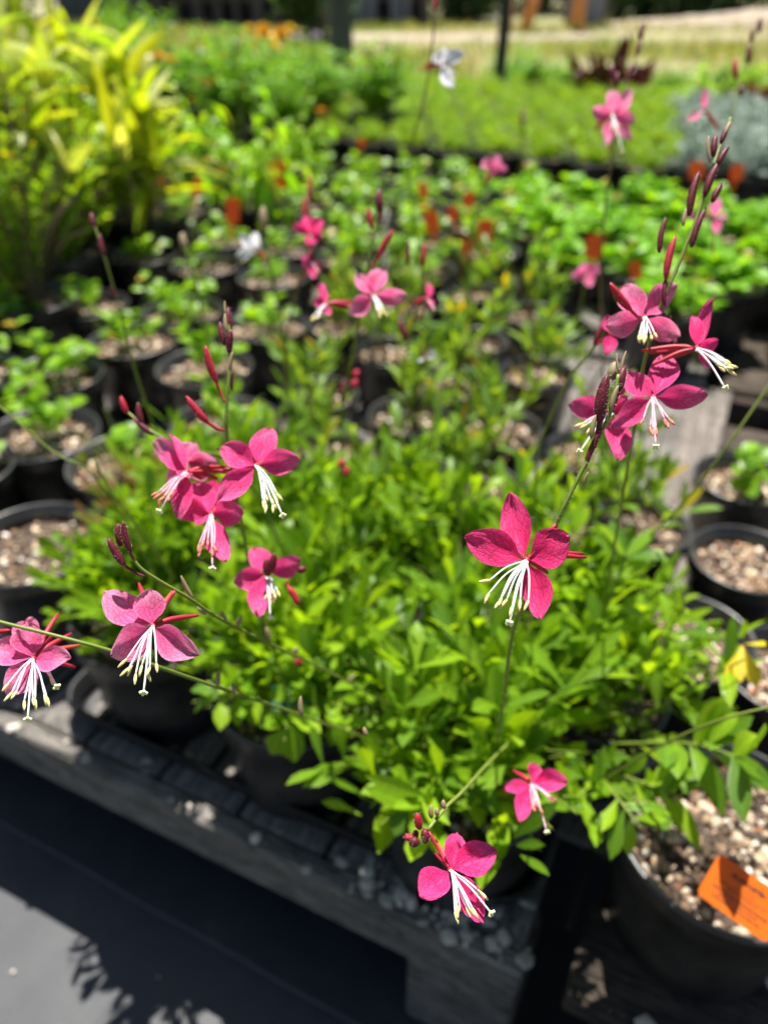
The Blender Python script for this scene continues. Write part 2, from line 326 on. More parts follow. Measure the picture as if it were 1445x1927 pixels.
def weavemat():
    m, nt, o = newmat('woven_weed_mat'); L = nt.links.new
    tc = N(nt, 'ShaderNodeTexCoord'); p = N(nt, 'ShaderNodeBsdfPrincipled'); p.inputs['Roughness'].default_value = .5; p.inputs['Specular IOR Level'].default_value = .6
    mp = N(nt, 'ShaderNodeMapping'); mp.inputs['Rotation'].default_value = (0, 0, R(25.5)); L(tc.outputs['Object'], mp.inputs[0])
    ws = []
    for d in ('X', 'Y'):
        wv = N(nt, 'ShaderNodeTexWave', bands_direction=d); wv.inputs['Scale'].default_value = 150; wv.inputs['Distortion'].default_value = .3; L(mp.outputs[0], wv.inputs[0]); ws.append(wv)
    mu = N(nt, 'ShaderNodeMath', operation='MULTIPLY'); L(ws[0].outputs[1], mu.inputs[0]); L(ws[1].outputs[1], mu.inputs[1])
    n1 = N(nt, 'ShaderNodeTexNoise'); n1.inputs['Scale'].default_value = 9; n1.inputs['Detail'].default_value = 10; n1.inputs['Roughness'].default_value = .7; L(tc.outputs['Object'], n1.inputs[0])
    r = ramp(nt, [(.3, (.017, .020, .025)), (.47, (.032, .035, .040)), (.6, (.044, .046, .048)), (.72, (.085, .08, .072))]); L(n1.outputs[0], r.inputs[0])
    mr = N(nt, 'ShaderNodeMapRange'); mr.inputs[3].default_value = .72; mr.inputs[4].default_value = 1.5; L(mu.outputs[0], mr.inputs[0])
    vm = N(nt, 'ShaderNodeVectorMath', operation='SCALE'); L(r.outputs[0], vm.inputs[0]); L(mr.outputs[0], vm.inputs['Scale']); L(vm.outputs[0], p.inputs['Base Color'])
    bu = N(nt, 'ShaderNodeBump'); bu.inputs['Strength'].default_value = .5; bu.inputs['Distance'].default_value = .0008; L(mu.outputs[0], bu.inputs['Height']); L(bu.outputs[0], p.inputs['Normal'])
    L(p.outputs[0], o.inputs[0]); return m
M['mat'] = weavemat()
E1 = np.array((.902, -.431, 0)); E2 = np.array((.431, .902, 0))
def UVp(o, u, v, z=0): return np.asarray((o[0], o[1], 0.)) + E1*u + E2*v + np.array((0, 0, z))
C0 = tuple(PZ(980, 1840, .2)[:2])
def wavy_sheet(name, u0, u1, v0, v1, z, amp, nu=60, nv=60, thick_edge=None):
    rs = np.random.RandomState(3); mb = MB(); V = []
    for j in range(nv+1):
        for i in range(nu+1):
            u = u0+(u1-u0)*i/nu; v = v0+(v1-v0)*j/nv
            zz = z+amp*(math.sin(u*9+v*3)+math.sin(v*13-u*4)+1.2*math.sin(u*23+v*17))/3
            V.append(UVp(C0, u, v, zz))
    mb.add(V, [(j*(nu+1)+i, j*(nu+1)+i+1, (j+1)*(nu+1)+i+1, (j+1)*(nu+1)+i) for j in range(nv) for i in range(nu)])
    return mb
mb = wavy_sheet('weed_mat', -3.2, 3.0, -1.2, 4.6, .006, .0015, 80, 80)
tag(mb.build('weed_mat', M['mat']), kind='structure')
# overlapping upper sheet whose folded hem shows as a thin line in front of the pallet
L0, L1 = PZ(0, 1550, .012), PZ(660, 1927, .012)
mb = MB(); dv = nrm(L1-L0); s0, s1 = L0-dv*1.5, L1+dv*1.2; nn = np.array((-dv[1], dv[0], 0))
V = []; K = 60
for i in range(K+1):
    p = s0+(s1-s0)*i/K + nn*.0006*math.sin(i*1.7); p[2] = .011
    V += [p+nn*.0, p+nn*.002+np.array((0, 0, .0018)), p+nn*.006+np.array((0, 0, .0008)), p+nn*1.2+np.array((0, 0, 0))]
mb.add(V, [(i*4+q, (i+1)*4+q, (i+1)*4+q+1, i*4+q+1) for i in range(K) for q in range(3)])
tag(mb.build('weed_mat_overlap', M['mat']), kind='structure')
# specks of debris on the mat
rs = np.random.RandomState(5)
ICO_V = None
def ico():
    t = (1+5**.5)/2
    v = nrm(np.array([(-1,t,0),(1,t,0),(-1,-t,0),(1,-t,0),(0,-1,t),(0,1,t),(0,-1,-t),(0,1,-t),(t,0,-1),(t,0,1),(-t,0,-1),(-t,0,1)], float))
    f = np.array([(0,11,5),(0,5,1),(0,1,7),(0,7,10),(0,10,11),(1,5,9),(5,11,4),(11,10,2),(10,7,6),(7,1,8),(3,9,4),(3,4,2),(3,2,6),(3,6,8),(3,8,9),(4,9,5),(2,4,11),(6,2,10),(8,6,7),(9,8,1)])
    return v, f
IV, IF = ico()
def chips(mb, pos, size, rs, flat=.7, mi=0):
    n = len(pos); sc = size[:, None, None]*rs.uniform(.55, 1.25, (n, 1, 3)); sc[:, :, 2] *= flat
    v = IV[None]*sc*rs.uniform(.75, 1.2, (n, 12, 1)) 
    a = rs.uniform(0, 6.28, n); c, s = np.cos(a)[:, None], np.sin(a)[:, None]
    x = v[..., 0]*c-v[..., 1]*s; y = v[..., 0]*s+v[..., 1]*c
    v = np.stack([x, y, v[..., 2]], -1)+np.asarray(pos)[:, None, :]
    mb.add(v.reshape(-1, 3), (np.arange(n)[:, None, None]*12+IF[None]).reshape(-1, 3), mi)
mb = MB(); pos = np.array([UVp(C0, rs.uniform(-1.2, .3), rs.uniform(-.5, -.07), .009) for _ in range(150)])
chips(mb, pos, rs.uniform(.0006, .0024, 150), rs, .4)
tag(mb.build('debris', M['pebble'], smooth=False), kind='stuff', label='small bits of dried debris lying on the sunlit weed mat')

# pallets
def bmesh_board(lo, hi, o, z0, bev=.003):
    pass
def board(name, parent, origin, u0, u1, v0, v1, z0, z1, mat, along='v', label=None, bev=.003, warp=.0):
    """one timber board in pallet coordinates; its mesh's own X axis runs along the grain"""
    mb = MB()
    if along == 'v': l, wd = v1-v0, u1-u0; ax, ay = E2, -E1
    else: l, wd = u1-u0, v1-v0; ax, ay = E1, E2
    box(mb, (-l/2, -wd/2, z0), (l/2, wd/2, z1), 0, bev)
    o = mb.build(name, mat, parent, smooth=False)
    cc = UVp((0, 0), (u0+u1)/2, (v0+v1)/2)
    ang = math.atan2(ax[1], ax[0]); o.rotation_euler = (0, 0, ang); o.location = (cc[0], cc[1], 0)
    if label: o['label'] = label
    return o
def pallet(origin, label, U0, U1, V1, top, mat, along='v', group='timber pallets under the pots', bw=.09, gap=.005, blocks=(), fascia=.063):
    t = thing('wooden_pallet', label, 'pallet', (origin[0], origin[1], 0), group)
    fz0 = top-fascia
    board('edge_board', t, origin, U0, U1, 0, .020, fz0, top+.001, mat, 'u')
    board('edge_board', t, origin, U0, U1, V1, V1+.020, fz0, top+.001, mat, 'u')
    for v in np.arange(.25, V1-.1, .45): board('stringer', t, origin, U0+.01, U1-.01, v, v+.04, .045, top-.018, mat, 'u')
    if along == 'v':
        u = U1-bw-.004; k = 0
        while u > U0:
            board('deck_board', t, origin, max(u, U0), u+bw, .022, V1-.002, top-.017, top+(k % 3)*.0007, mat, 'v'); u -= bw+gap; k += 1
    else:
        v = .024; k = 0
        while v+bw < V1:
            board('deck_board', t, origin, U0, U1, v, v+bw, top-.017, top+(k % 3)*.0007, mat, 'u'); v += bw+gap; k += 1
    for (bu, bv) in blocks: board('block', t, origin, bu, bu+.10, bv, bv+.09, .012, fz0-.001, mat, 'u')
    return t
pallet(C0, 'weathered grey timber pallet in front with its edge board facing the camera', -1.65, 0, 1.18, .20, M['wood'],
       blocks=[(-.10, .004), (-1.2, .004), (-.10, .6), (-1.2, .6), (-.10, 1.08), (-1.2, 1.08)])
O2 = UVp(C0, .035, -.16)
pallet(O2[:2], 'dark brown timber pallet under the large pot with the orange tag', 0, 1.2, 1.3, .196, M['wood2'], along='u', gap=.045,
       blocks=[(.0, .004), (1.0, .004), (.0, .6), (1.0, .6), (0, 1.2), (1., 1.2)])
O3 = UVp(C0, 0, 1.24)
pallet(O3[:2], 'grey timber pallet behind the gauras under the rows of seedling pots', -2.4, .0, .92, .198, M['wood'], along='u', blocks=[(-.1, .004), (-2.3, .004), (-.1, .8), (-2.3, .8)])
O4 = UVp(C0, .035, 1.19)
pallet(O4[:2], 'brown timber pallet under the bright toothed seedlings', 0, 1.9, .95, .196, M['wood2'], along='u', blocks=[(0, .004), (1.8, .004)])
O5 = UVp(C0, -1.3, 2.33)
pallet(O5[:2], 'far timber pallet carrying the mass of small green pots', -1.3, 3.1, 1.75, .22, M['wood2'], along='u', blocks=[(-1.3, .004), (0., .004), (1.4, .004), (3., .004)])

t = thing('loose_board', 'weathered grey-brown board lying back between the pots at the right', 'board', tuple(UVp(C0, .02, .6, .2)))
mb = MB(); box(mb, (-.47, -.034, 0), (.55, .034, .008), 0, .002); o = mb.build('plank', M['wood3'], t, smooth=False); o.rotation_euler[2] = math.atan2(E2[1], E2[0])
# ------------------------------------------------------------------ pots
POTC = {}
def potmesh(r, h):
    k = ('pot', round(r, 3), round(h, 3))
    if k not in POTC:
        mb = MB(); rb = r*.80; ri = r-.0025
        lathe(mb, [(0, .002), (rb-.006, .002), (rb-.001, 0), (rb+.001, .003), (rb+(r*.94-rb)*.5, h*.45), (r*.945, h-.018), (r*.955, h-.0175)], 48)
        lathe(mb, [(r*.955-.006, h-.010), (rb+(r*.94-rb)*.5-.003, h*.5), (rb-.004, .006)], 48)
        a = mb.build('pot', M['pot'], link=False).data
        mb = MB()
        lathe(mb, [(r*.955, h-.0175), (r-.001, h-.0185), (r+.0005, h-.016), (r, h-.0045), (r+.0012, h-.002), (r+.0008, h+.0006), (r-.001, h+.0015), (r-.003, h+.0002), (r-.0045, h-.004), (r*.955-.006, h-.010)], 48)
        b = mb.build('rim', M['pot'], link=False).data
        POTC[k] = (a, b)
    return POTC[k]
def mixmesh(r, h, var, n=None, cs=(.0015, .0042)):
    n = n or (190, 300, 420)[var % 3]
    k = ('mix', round(r, 3), round(h, 3), var)
    if k not in POTC:
        rs = np.random.RandomState(100+var); mb = MB(); z = h-.020; ri = r*.93
        V = [(0, 0, z+.002)]; rings = 6; m = 24
        for i in range(1, rings+1):
            for j in range(m):
                a = 2*math.pi*j/m; rr = ri*i/rings; V.append((rr*math.cos(a), rr*math.sin(a), z+rs.uniform(-.002, .002)))
        f = [(0, 1+j, 1+(j+1) % m) for j in range(m)]
        mb.add(V, f+[(1+(i-1)*m+j, 1+i*m+j, 1+i*m+(j+1) % m, 1+(i-1)*m+(j+1) % m) for i in range(1, rings) for j in range(m)], 0)
        a = rs.uniform(0, 6.283, n); rr = ri*.97*np.sqrt(rs.uniform(0, 1, n))
        pos = np.stack([rr*np.cos(a), rr*np.sin(a), np.full(n, z)+rs.uniform(.0, .003, n)], -1)
        chips(mb, pos, rs.uniform(cs[0], cs[1], n)*rs.choice([1, 1, 1, 1.5], n), rs, .8, 1)
        POTC[k] = mb.build('potting_mix', [M['soil'], M['chip' if var == 50 else 'chip2']], smooth=False, link=False).data
    return POTC[k]
def child(name, me, parent, loc=(0, 0, 0), rz=0, sc=None):
    o = bpy.data.objects.new(name, me); C.objects.link(o); o.parent = parent; o.location = loc; o.rotation_euler[2] = rz
    if sc: o.scale = sc
    return o
PLACED = []
rr_ = random.Random(4)
def potted(name, label, cat, x, y, z, r, h, fol=None, group=None, var=0, rz=None, big=False, lean=None, fsc=None):
    t = thing(name, label, cat, (x, y, z), group)
    a, b = potmesh(r, h)
    p = child('pot', a, t); child('rim', b, p)
    child('potting_mix', mixmesh(r, h, 50 if big else var % 3, *( (900, (.0016, .0048)) if big else ())), t, rz=rr_.uniform(0, 6.28))
    if fol is not None:
        for nm, me in fol:
            o = child(nm, me, t, (0, 0, h-.018), rz if rz is not None else rr_.uniform(0, 6.28), fsc)
    PLACED.append((x, y, r)); return t
def free(x, y, r, slack=.985):
    return all(math.hypot(x-a, y-b) > (r+c)*slack for a, b, c in PLACED)

# ------------------------------------------------------------------ foliage generators (meshes in pot-local space)
def clump(seed, nst, rad, hgt, nl, L, W, prof, mat, stemmat, bend=(.1, .5), elev=(.1, .9), stemr=.0009, whorl=False, droop=.3, tip=True, shift=(0, 0)):
    rs = np.random.RandomState(seed); mb = MB(); sb = MB(); B = []; D = []; LL = []; WW = []; BB = []
    for s in range(nst):
        a = rs.uniform(0, 6.283); q = math.sqrt(rs.uniform(0, 1)); rad_ = rad*q
        ex = np.array((math.cos(a)*rad_+shift[0], math.sin(a)*rad_+shift[1], hgt*rs.uniform(.45, 1.05)*(1-.45*q*q)))
        b0 = np.array((math.cos(a)*rad*.18*rs.rand(), math.sin(a)*rad*.18*rs.rand(), 0))
        mid = b0*.5+ex*.5+np.array((0, 0, hgt*.18*rs.uniform(.3, 1)))-np.array((ex[0], ex[1], 0))*.12
        T = np.linspace(0, 1, 6)[:, None]; pts = (1-T)**2*b0+2*T*(1-T)*mid+T**2*ex
        tube(sb, pts, np.linspace(stemr*1.3, stemr*.6, 6), 5, 0, cap=False)
        for k in range(nl):
            t = (.25+.75*(k+.6*rs.rand())/nl) if tip else rs.uniform(.15, 1)
            t = min(t, 1); p = (1-t)**2*b0+2*t*(1-t)*mid+t*t*ex; tg = nrm(2*(1-t)*(mid-b0)+2*t*(ex-mid))
            for w_ in range(2 if whorl else 1):
                az = rs.uniform(0, 6.283) if not (whorl and w_) else az+math.pi
                e = rs.uniform(*elev); d = np.array((math.cos(az), math.sin(az), 0))*math.cos(e)+np.array((0, 0, math.sin(e)))
                d = nrm(d+tg*.55)
                B.append(p); D.append(d); sz = rs.uniform(.65, 1.1)*(1-.25*max(0, t-.8)*5*rs.rand()); LL.append(L*sz); WW.append(W*sz*rs.uniform(.85, 1.15)); BB.append(rs.uniform(*bend))
    leaves(mb, B, D, np.array(LL), np.array(WW), np.array(BB), prof, rng=rs)
    f = mb.build('foliage', mat, link=False).data; s = sb.build('stems', stemmat, link=False).data
    return [('foliage', f), ('stems', s)]
GA = [clump(10+i, 62, .120, .165, 12, .052, .0120, 'spat', M['gaura'], M['stem'], (.0, .35), (.25, 1.25)) for i in range(4)]
SH = [[('leafy_shoots', a[1]), ('shoot_stems', b[1])] for a, b in [clump(20+i, 11, .13, .235, 13, .044, .0095, 'lance', M['gaura'], M['stem'], (.0, .25), (.4, 1.3)) for i in range(2)]]
GA = [g+SH[i % 2] for i, g in enumerate(GA)]
GB = [clump(30+i, 9, .075, .16, 9, .050, .0105, 'lance', M['gaura2'], M['stemred'], (.0, .3), (.3, 1.2)) for i in range(4)]
RO = [clump(50+i, 6, .065, .10, 3, .030, .021, 'round', M['round'], M['stem'], (.1, .4), (-.1, .5), .0010, True) for i in range(4)]
RD = [clump(60+i, 8, .085, .12, 4, .034, .021, 'round', M['round'], M['stem'], (.1, .4), (-.1, .5), .0010, True) for i in range(4)]
BR = [clump(70+i, 14, .085, .10, 6, .048, .024, 'lance', M['bright'], M['stem'], (.1, .4), (-.1, .6), .0013, True) for i in range(4)]
TY = [clump(80+i, 75, .088, .10, 9, .013, .009, 'tiny', M['tiny2'], M['stem'], (0, .3), (-.2, 1), .0006) for i in range(4)]
BU = [clump(90+i, 80, .15, .42, 34, .018, .012, 'round', M['tiny'], M['bush_stem'], (0, .4), (-.1, 1.), .0014, tip=False) for i in range(3)]
FE = [clump(110+i, 60, .13, .30, 20, .030, .010, 'lance', M['fern'], M['stem'], (.1, .5), (-.2, .9), .0012) for i in range(3)]
LI = [clump(120+i, 12, .17, .24, 6, .085, .030, 'lance', M['lime'], M['stem'], (.4, 1.), (-.4, .4), .0025) for i in range(2)]
BG = [clump(130+i, 8, .10, .22, 5, .16, .030, 'long', M['burg'], M['stemred'], (.1, .5), (.6, 1.3), .003) for i in range(2)]
SI = [clump(140+i, 70, .11, .13, 10, .042, .009, 'lance', M['silver'], M['silver'], (0, .3), (0, 1), .001) for i in range(2)]

H1 = .13
def top(px, py, h, z0=.2): p = PZ(px, py, z0+h); return p[0], p[1]
GG = 'gaura plants in black pots'
gaura = []
def add_gaura(px, py, r, h, fol, label, z0=.2, **kw):
    x, y = top(px, py, h, z0); t = potted('potted_gaura', label, 'potted plant', x, y, z0, r, h, fol, GG, len(gaura), **kw)
    gaura.append((t, x, y, z0)); return t
g1 = add_gaura(290, 1150, .081, H1, GA[0], 'leafy pink gaura in the front row, nearest the lit deck board at left', fsc=(.78, .78, .85))
g2 = add_gaura(560, 1270, .081, H1, GA[1], 'leafy pink gaura in the middle of the front row with a teal tag', fsc=(.93, .93, .95))
g3 = add_gaura(880, 1420, .081, H1, GA[2], 'leafy pink gaura at the right end of the front row carrying the sharpest flower', fsc=(1.12, 1.12, 1))
g4 = add_gaura(1130, 1295, .062, .11, GA[3], 'pink gaura on the brown pallet edge beside the large pot with the orange tag', fsc=(.85, .85, .9))
add_gaura(262, 985, .062, .11, clump(45, 34, .085, .12, 9, .030, .010, 'spat', leafmat('red_tinged_leaf', [(.09, .18, .015), (.16, .05, .03), (.13, .20, .02), (.22, .07, .04)], .35), M['stemred'], (0, .3), (.2, 1.2)), 'small red-tinged gaura behind the front row at the left, beside the wide pot of mix')
# second row, hidden under the leaves
for i, (px, py, lb) in enumerate([(445, 1010, 'bushy gaura behind the front row at left'), (700, 1080, 'bushy gaura in the centre behind the front row'),
                                  (930, 1150, 'bushy gaura right behind the sharpest pink flower')]):
    add_gaura(px, py, .066, .12, GA[(i+1) % 4], lb)
ring = ['sparse seedling', 'slender seedling']
NMID = [(890, 915), (1060, 985), (720, 935), (940, 805), (770, 780), (610, 850), (1110, 850), (890, 640), (1010, 700), (730, 660), (850, 720), (600, 740), (760, 580), (1000, 590), (890, 550), (1120, 720), (1100, 610), (640, 610)]
WHERE = ['with an orange tag behind the front clumps', 'just right of the brown-tagged pot', 'among the leaves left of the brown tag', 'with pale potting mix showing, two rows behind',
         'with bare cream potting mix in the centre', 'beside the seedling pots in the centre left', 'left of the grey pallet board', 'with pale chips showing under the upright leaves',
         'under the long pale leaves', 'below the blurred centre flower', 'with a pale pink fallen-open bud', 'nearest the round-leaved pots', 'right under the mid-distance pink flower',
         'left of the pink flower cluster at right', 'in the last row of the gaura block', 'behind the grey board near the clustered flowers', 'below the faded pink flower at right', 'at the left end of the last gaura row']
for i, (px, py) in enumerate(NMID):
    x, y = top(px, py, .11)
    if free(x, y, .062, .9): add_gaura(px, py, .062, .11, GB[i % 4], 'slender young gaura ' + WHERE[i])
    else: print('skip mid', px, py)

# large pot with the orange tag
x, y = top(1371, 1560, H1)
bigpot = potted('potted_gaura', 'large black pot of bare potting mix holding the big orange tag', 'potted plant', x, y, .2, .083, H1, None, GG, 0, big=True)
gaura.append((bigpot, x, y, .2))
# round-leaved seedlings
ORD = ['first', 'second', 'third', 'fourth', 'fifth', 'sixth', 'seventh', 'eighth', 'ninth', 'tenth', 'eleventh', 'twelfth', 'thirteenth', 'fourteenth', 'fifteenth', 'sixteenth', 'seventeenth', 'eighteenth']
RL = [(60, 1020, 'wide-open pot of tan potting mix at the left edge', 0), (80, 815, 'round-leaved seedling with a half lit patch of pale mix at far left', 1), (240, 868, 'round-leaved seedling pot behind the cluster of pink flowers', 0),
      (100, 705, 'round-leaved seedling above the pale-mix pot at far left', 2), (250, 640, 'round-leaved seedling with a long lit strip of mix', 1), (385, 690, 'round-leaved seedling left of the upright bud spike', 0),
      (165, 572, 'round-leaved seedling in the grey-rimmed pot at left', 1), (345, 585, 'round-leaved seedling with pale mix above the bud spike', 2), (500, 612, 'round-leaved seedling right of the bud spike tip', 0),
      (425, 795, 'pot of mix with few leaves behind the upright bud spike', 0), (-60, 700, 'leafy seedling cut off by the left edge', 2), (20, 600, 'leafy seedling second in from the left edge', 2), (-90, 880, 'round-leaved seedling cut off beside the pale-mix pot', 2)]
for i, (px, py, lb, k) in enumerate(RL):
    x, y = top(px, py, .13)
    if not free(x, y, .077, .93): print('tight', px, py)
    potted('potted_seedling', lb, 'potted plant', x, y, .2, .077, .13, (RO if k < 2 else RD)[i % 4] if i not in (0,) else None, 'round-leaved seedlings in black pots', i)
# small pots on the right pallet
for i, (px, py, lb) in enumerate([(1300, 1195, 'small pot of pale mix behind the large tagged pot'), (1490, 1265, 'small pot cut off by the right edge under the yellow leaf'), (1405, 1050, 'small pot of mix beside the bare board at right'),
                                  (1200, 985, 'small pot half hidden by the gaura leaves right of the bud spike'), (1400, 900, 'small leafy pot behind the grey board at the right edge')]):
    x, y = top(px, py, .11)
    potted('potted_seedling', lb, 'potted plant', x, y, .2, .062, .11, [None, None, None, GB[1], RO[2]][i], 'small pots on the brown pallet', i)
# seedlings filled row by row up to the aisle
A = E1*.172; Bv = E2*.182; org = np.array((-.235, .572, 0))
rows = {}
for j in range(1, 15):
    for i in range(-16, 16):
        off = .5 if j % 2 else 0
        p = org+A*(i+off)+Bv*j; px, py, d = proj((p[0], p[1], .35))
        if not (-120 < px < 1560 and 120 < py < 780): continue
        u = (p[:2]-np.array(C0)) @ E1[:2]; v = (p[:2]-np.array(C0)) @ E2[:2]
        if v > 2.08: continue
        if py > 500 and 540 < px < 1250: continue
        if px > 1150 and py > 560: continue
        if not free(p[0], p[1], .077, .9): continue
        rows.setdefault(j, []).append((px, py, p[0], p[1]))
nrow = 0
for j in sorted(rows):
    nrow += 1
    for q, (px, py, x, y) in enumerate(sorted(rows[j])):
        if px < 170 and py < 520: nm, fol, cat, lb, gp, sc = 'potted_bush', BU, 'potted bush', 'tall small-leaved bush', 'tall small-leaved bushes at left', (1, 1, rr_.uniform(.8, 1.1))
        elif px > 980: nm, fol, cat, lb, gp, sc = 'potted_seedling', BR, 'potted plant', 'bright toothed-leaf seedling', 'bright toothed-leaf seedlings', (1.0, 1.0, rr_.uniform(.7, 1.1))
        elif px < 560 and py > 330: nm, fol, cat, lb, gp, sc = 'potted_seedling', RO, 'potted plant', 'short round-leaved seedling', 'short seedlings in the middle rows', (1, 1, .9)
        else: nm, fol, cat, lb, gp, sc = 'potted_seedling', RD, 'potted plant', 'mid-green broad-leaved seedling', 'broad-leaved seedlings in the middle rows', (1.1, 1.1, 1.05)
        potted(nm, '%s, %s from the left in the %s row behind the gauras' % (lb, ORD[q % 18], ORD[nrow-1]), cat, x, y, .2, .075, .13, fol[(q+j) % len(fol)], gp, q+j, fsc=sc)
# massed small-leaved plants on the far pallet
for j in range(0, 10):
    cnt = {}
    for i in range(-9, 26):
        p = np.array((O5[0], O5[1], 0))+E1*(-1.2+i*.165+(j % 2)*.08)+E2*(.10+j*.175)
        px, py, d = proj((p[0], p[1], .38))
        if not (330 < px < 1560): continue
        def nth(k, j):
            cnt[k] = cnt.get(k, 0)+1; return '%s from the left in its %s row' % (ORD[cnt[k]-1], ORD[j])
        if px > 1290 and j < 7:
            potted('potted_silver_plant', 'silver-leaved plant on the far pallet, ' + nth('s', j), 'potted plant', p[0], p[1], .22, .075, .12, SI[(i+j) % 2], 'silver plants on the far pallet', i)
        elif px > 590: potted('potted_groundcover', 'small light green plant in the far bed, ' + nth('g', j), 'potted plant', p[0], p[1], .22, .078, .12, TY[(i*3+j) % 4], 'light green plants massed on the far pallet', i)
        elif j < 5 and (i+j) % 2: potted('potted_fern', 'ferny plant left of far bed, ' + nth('f', j), 'potted plant', p[0], p[1], .22, .075, .13, FE[(i+j) % 3], 'ferny plants on the far pallet', i, fsc=(.9, .9, .8))

# ------------------------------------------------------------------ flowers, buds and stalks
def petal_mb(mb, c, tip, wpx, d, dz, dc=0., tilt=0., cup=.28, curl=.12, seed=0, n=12, m=12):
    rs = np.random.RandomState(seed)
    dz = dz+(c[1]-tip[1])/F*d*.55; A_ = PD(c[0], c[1], d+dc); T_ = PD(tip[0], tip[1], d+dz)
    ax = T_-A_; ln = np.linalg.norm(ax); ax = ax/ln
    view = nrm(A_-CAM); side = nrm(np.cross(ax, view)); nz = nrm(np.cross(side, ax))
    if nz @ view > 0: nz = -nz; 
    ca, sa = math.cos(tilt), math.sin(tilt); side, nz = side*ca+nz*sa, nz*ca-side*sa
    cp_ = cup*rs.uniform(.7, 2.0); cl_ = curl*rs.uniform(.3, 2.2); rc_ = rs.uniform(-.35, .25); tw_ = rs.uniform(-.35, .35); W_ = wpx/F*d; ts = np.linspace(0, 1, n+1); ph = rs.uniform(0, 6.28, 3)
    def prof(t): 
        if t < .14: return .055+.35*t
        x = (t-.14)/.86; return (.10+.94*math.sin(math.pi*min(1, x**.86))**.72*(1 if x < .93 else 1)) if x < .999 else .06
    V = []; UVs = []
    for t in ts:
        hw = W_/2*prof(t)
        for j in range(m+1):
            s = -1+2*j/m
            e = 1+.035*math.sin(9*t+ph[0]+2*s)*abs(s)
            p = A_+ax*ln*(t+(.02*math.cos(ph[1]+4*s) if t > .8 else 0)*(t-.8)*5*.6) + side*hw*s*e
            bow = cp_*hw*(.45*s*s+.55*abs(s)) + cl_*ln*(math.sin(math.pi*t)*-.35) + .055*W_*math.sin(4*s+6*t+ph[2])*t + rc_*ln*max(0, t-.72)**2*4 + tw_*hw*s*t
            V.append(p+nz*bow+side*(.05*ln*math.sin(math.pi*t)*math.cos(ph[0]))+nz*.0003*math.sin(17*s+3*t+ph[1])*t); UVs.append((t, (s+1)/2))
    f = [(i*(m+1)+j, (i+1)*(m+1)+j, (i+1)*(m+1)+j+1, i*(m+1)+j+1) for i in range(n) for j in range(m)]
    mb.add(V, f, 0, UVs)
def put(mb, name, mats, parent, loc, smooth=True):
    """mesh given in world space; child of an unrotated empty"""
    o = mb.build(name, mats, None, smooth, loc=loc); wl = Vector([float(q) for q in loc]); o.parent = parent
    base = parent.matrix_world.translation if False else ABS[parent.name]
    o.location = wl-base; ABS[o.name] = wl; return o
ABS = {}
for t, x, y, z in gaura: ABS[t.name] = Vector((x, y, z))
for c in (bigpot,): ABS[c.name] = c.location.copy()
fl_n = [0]
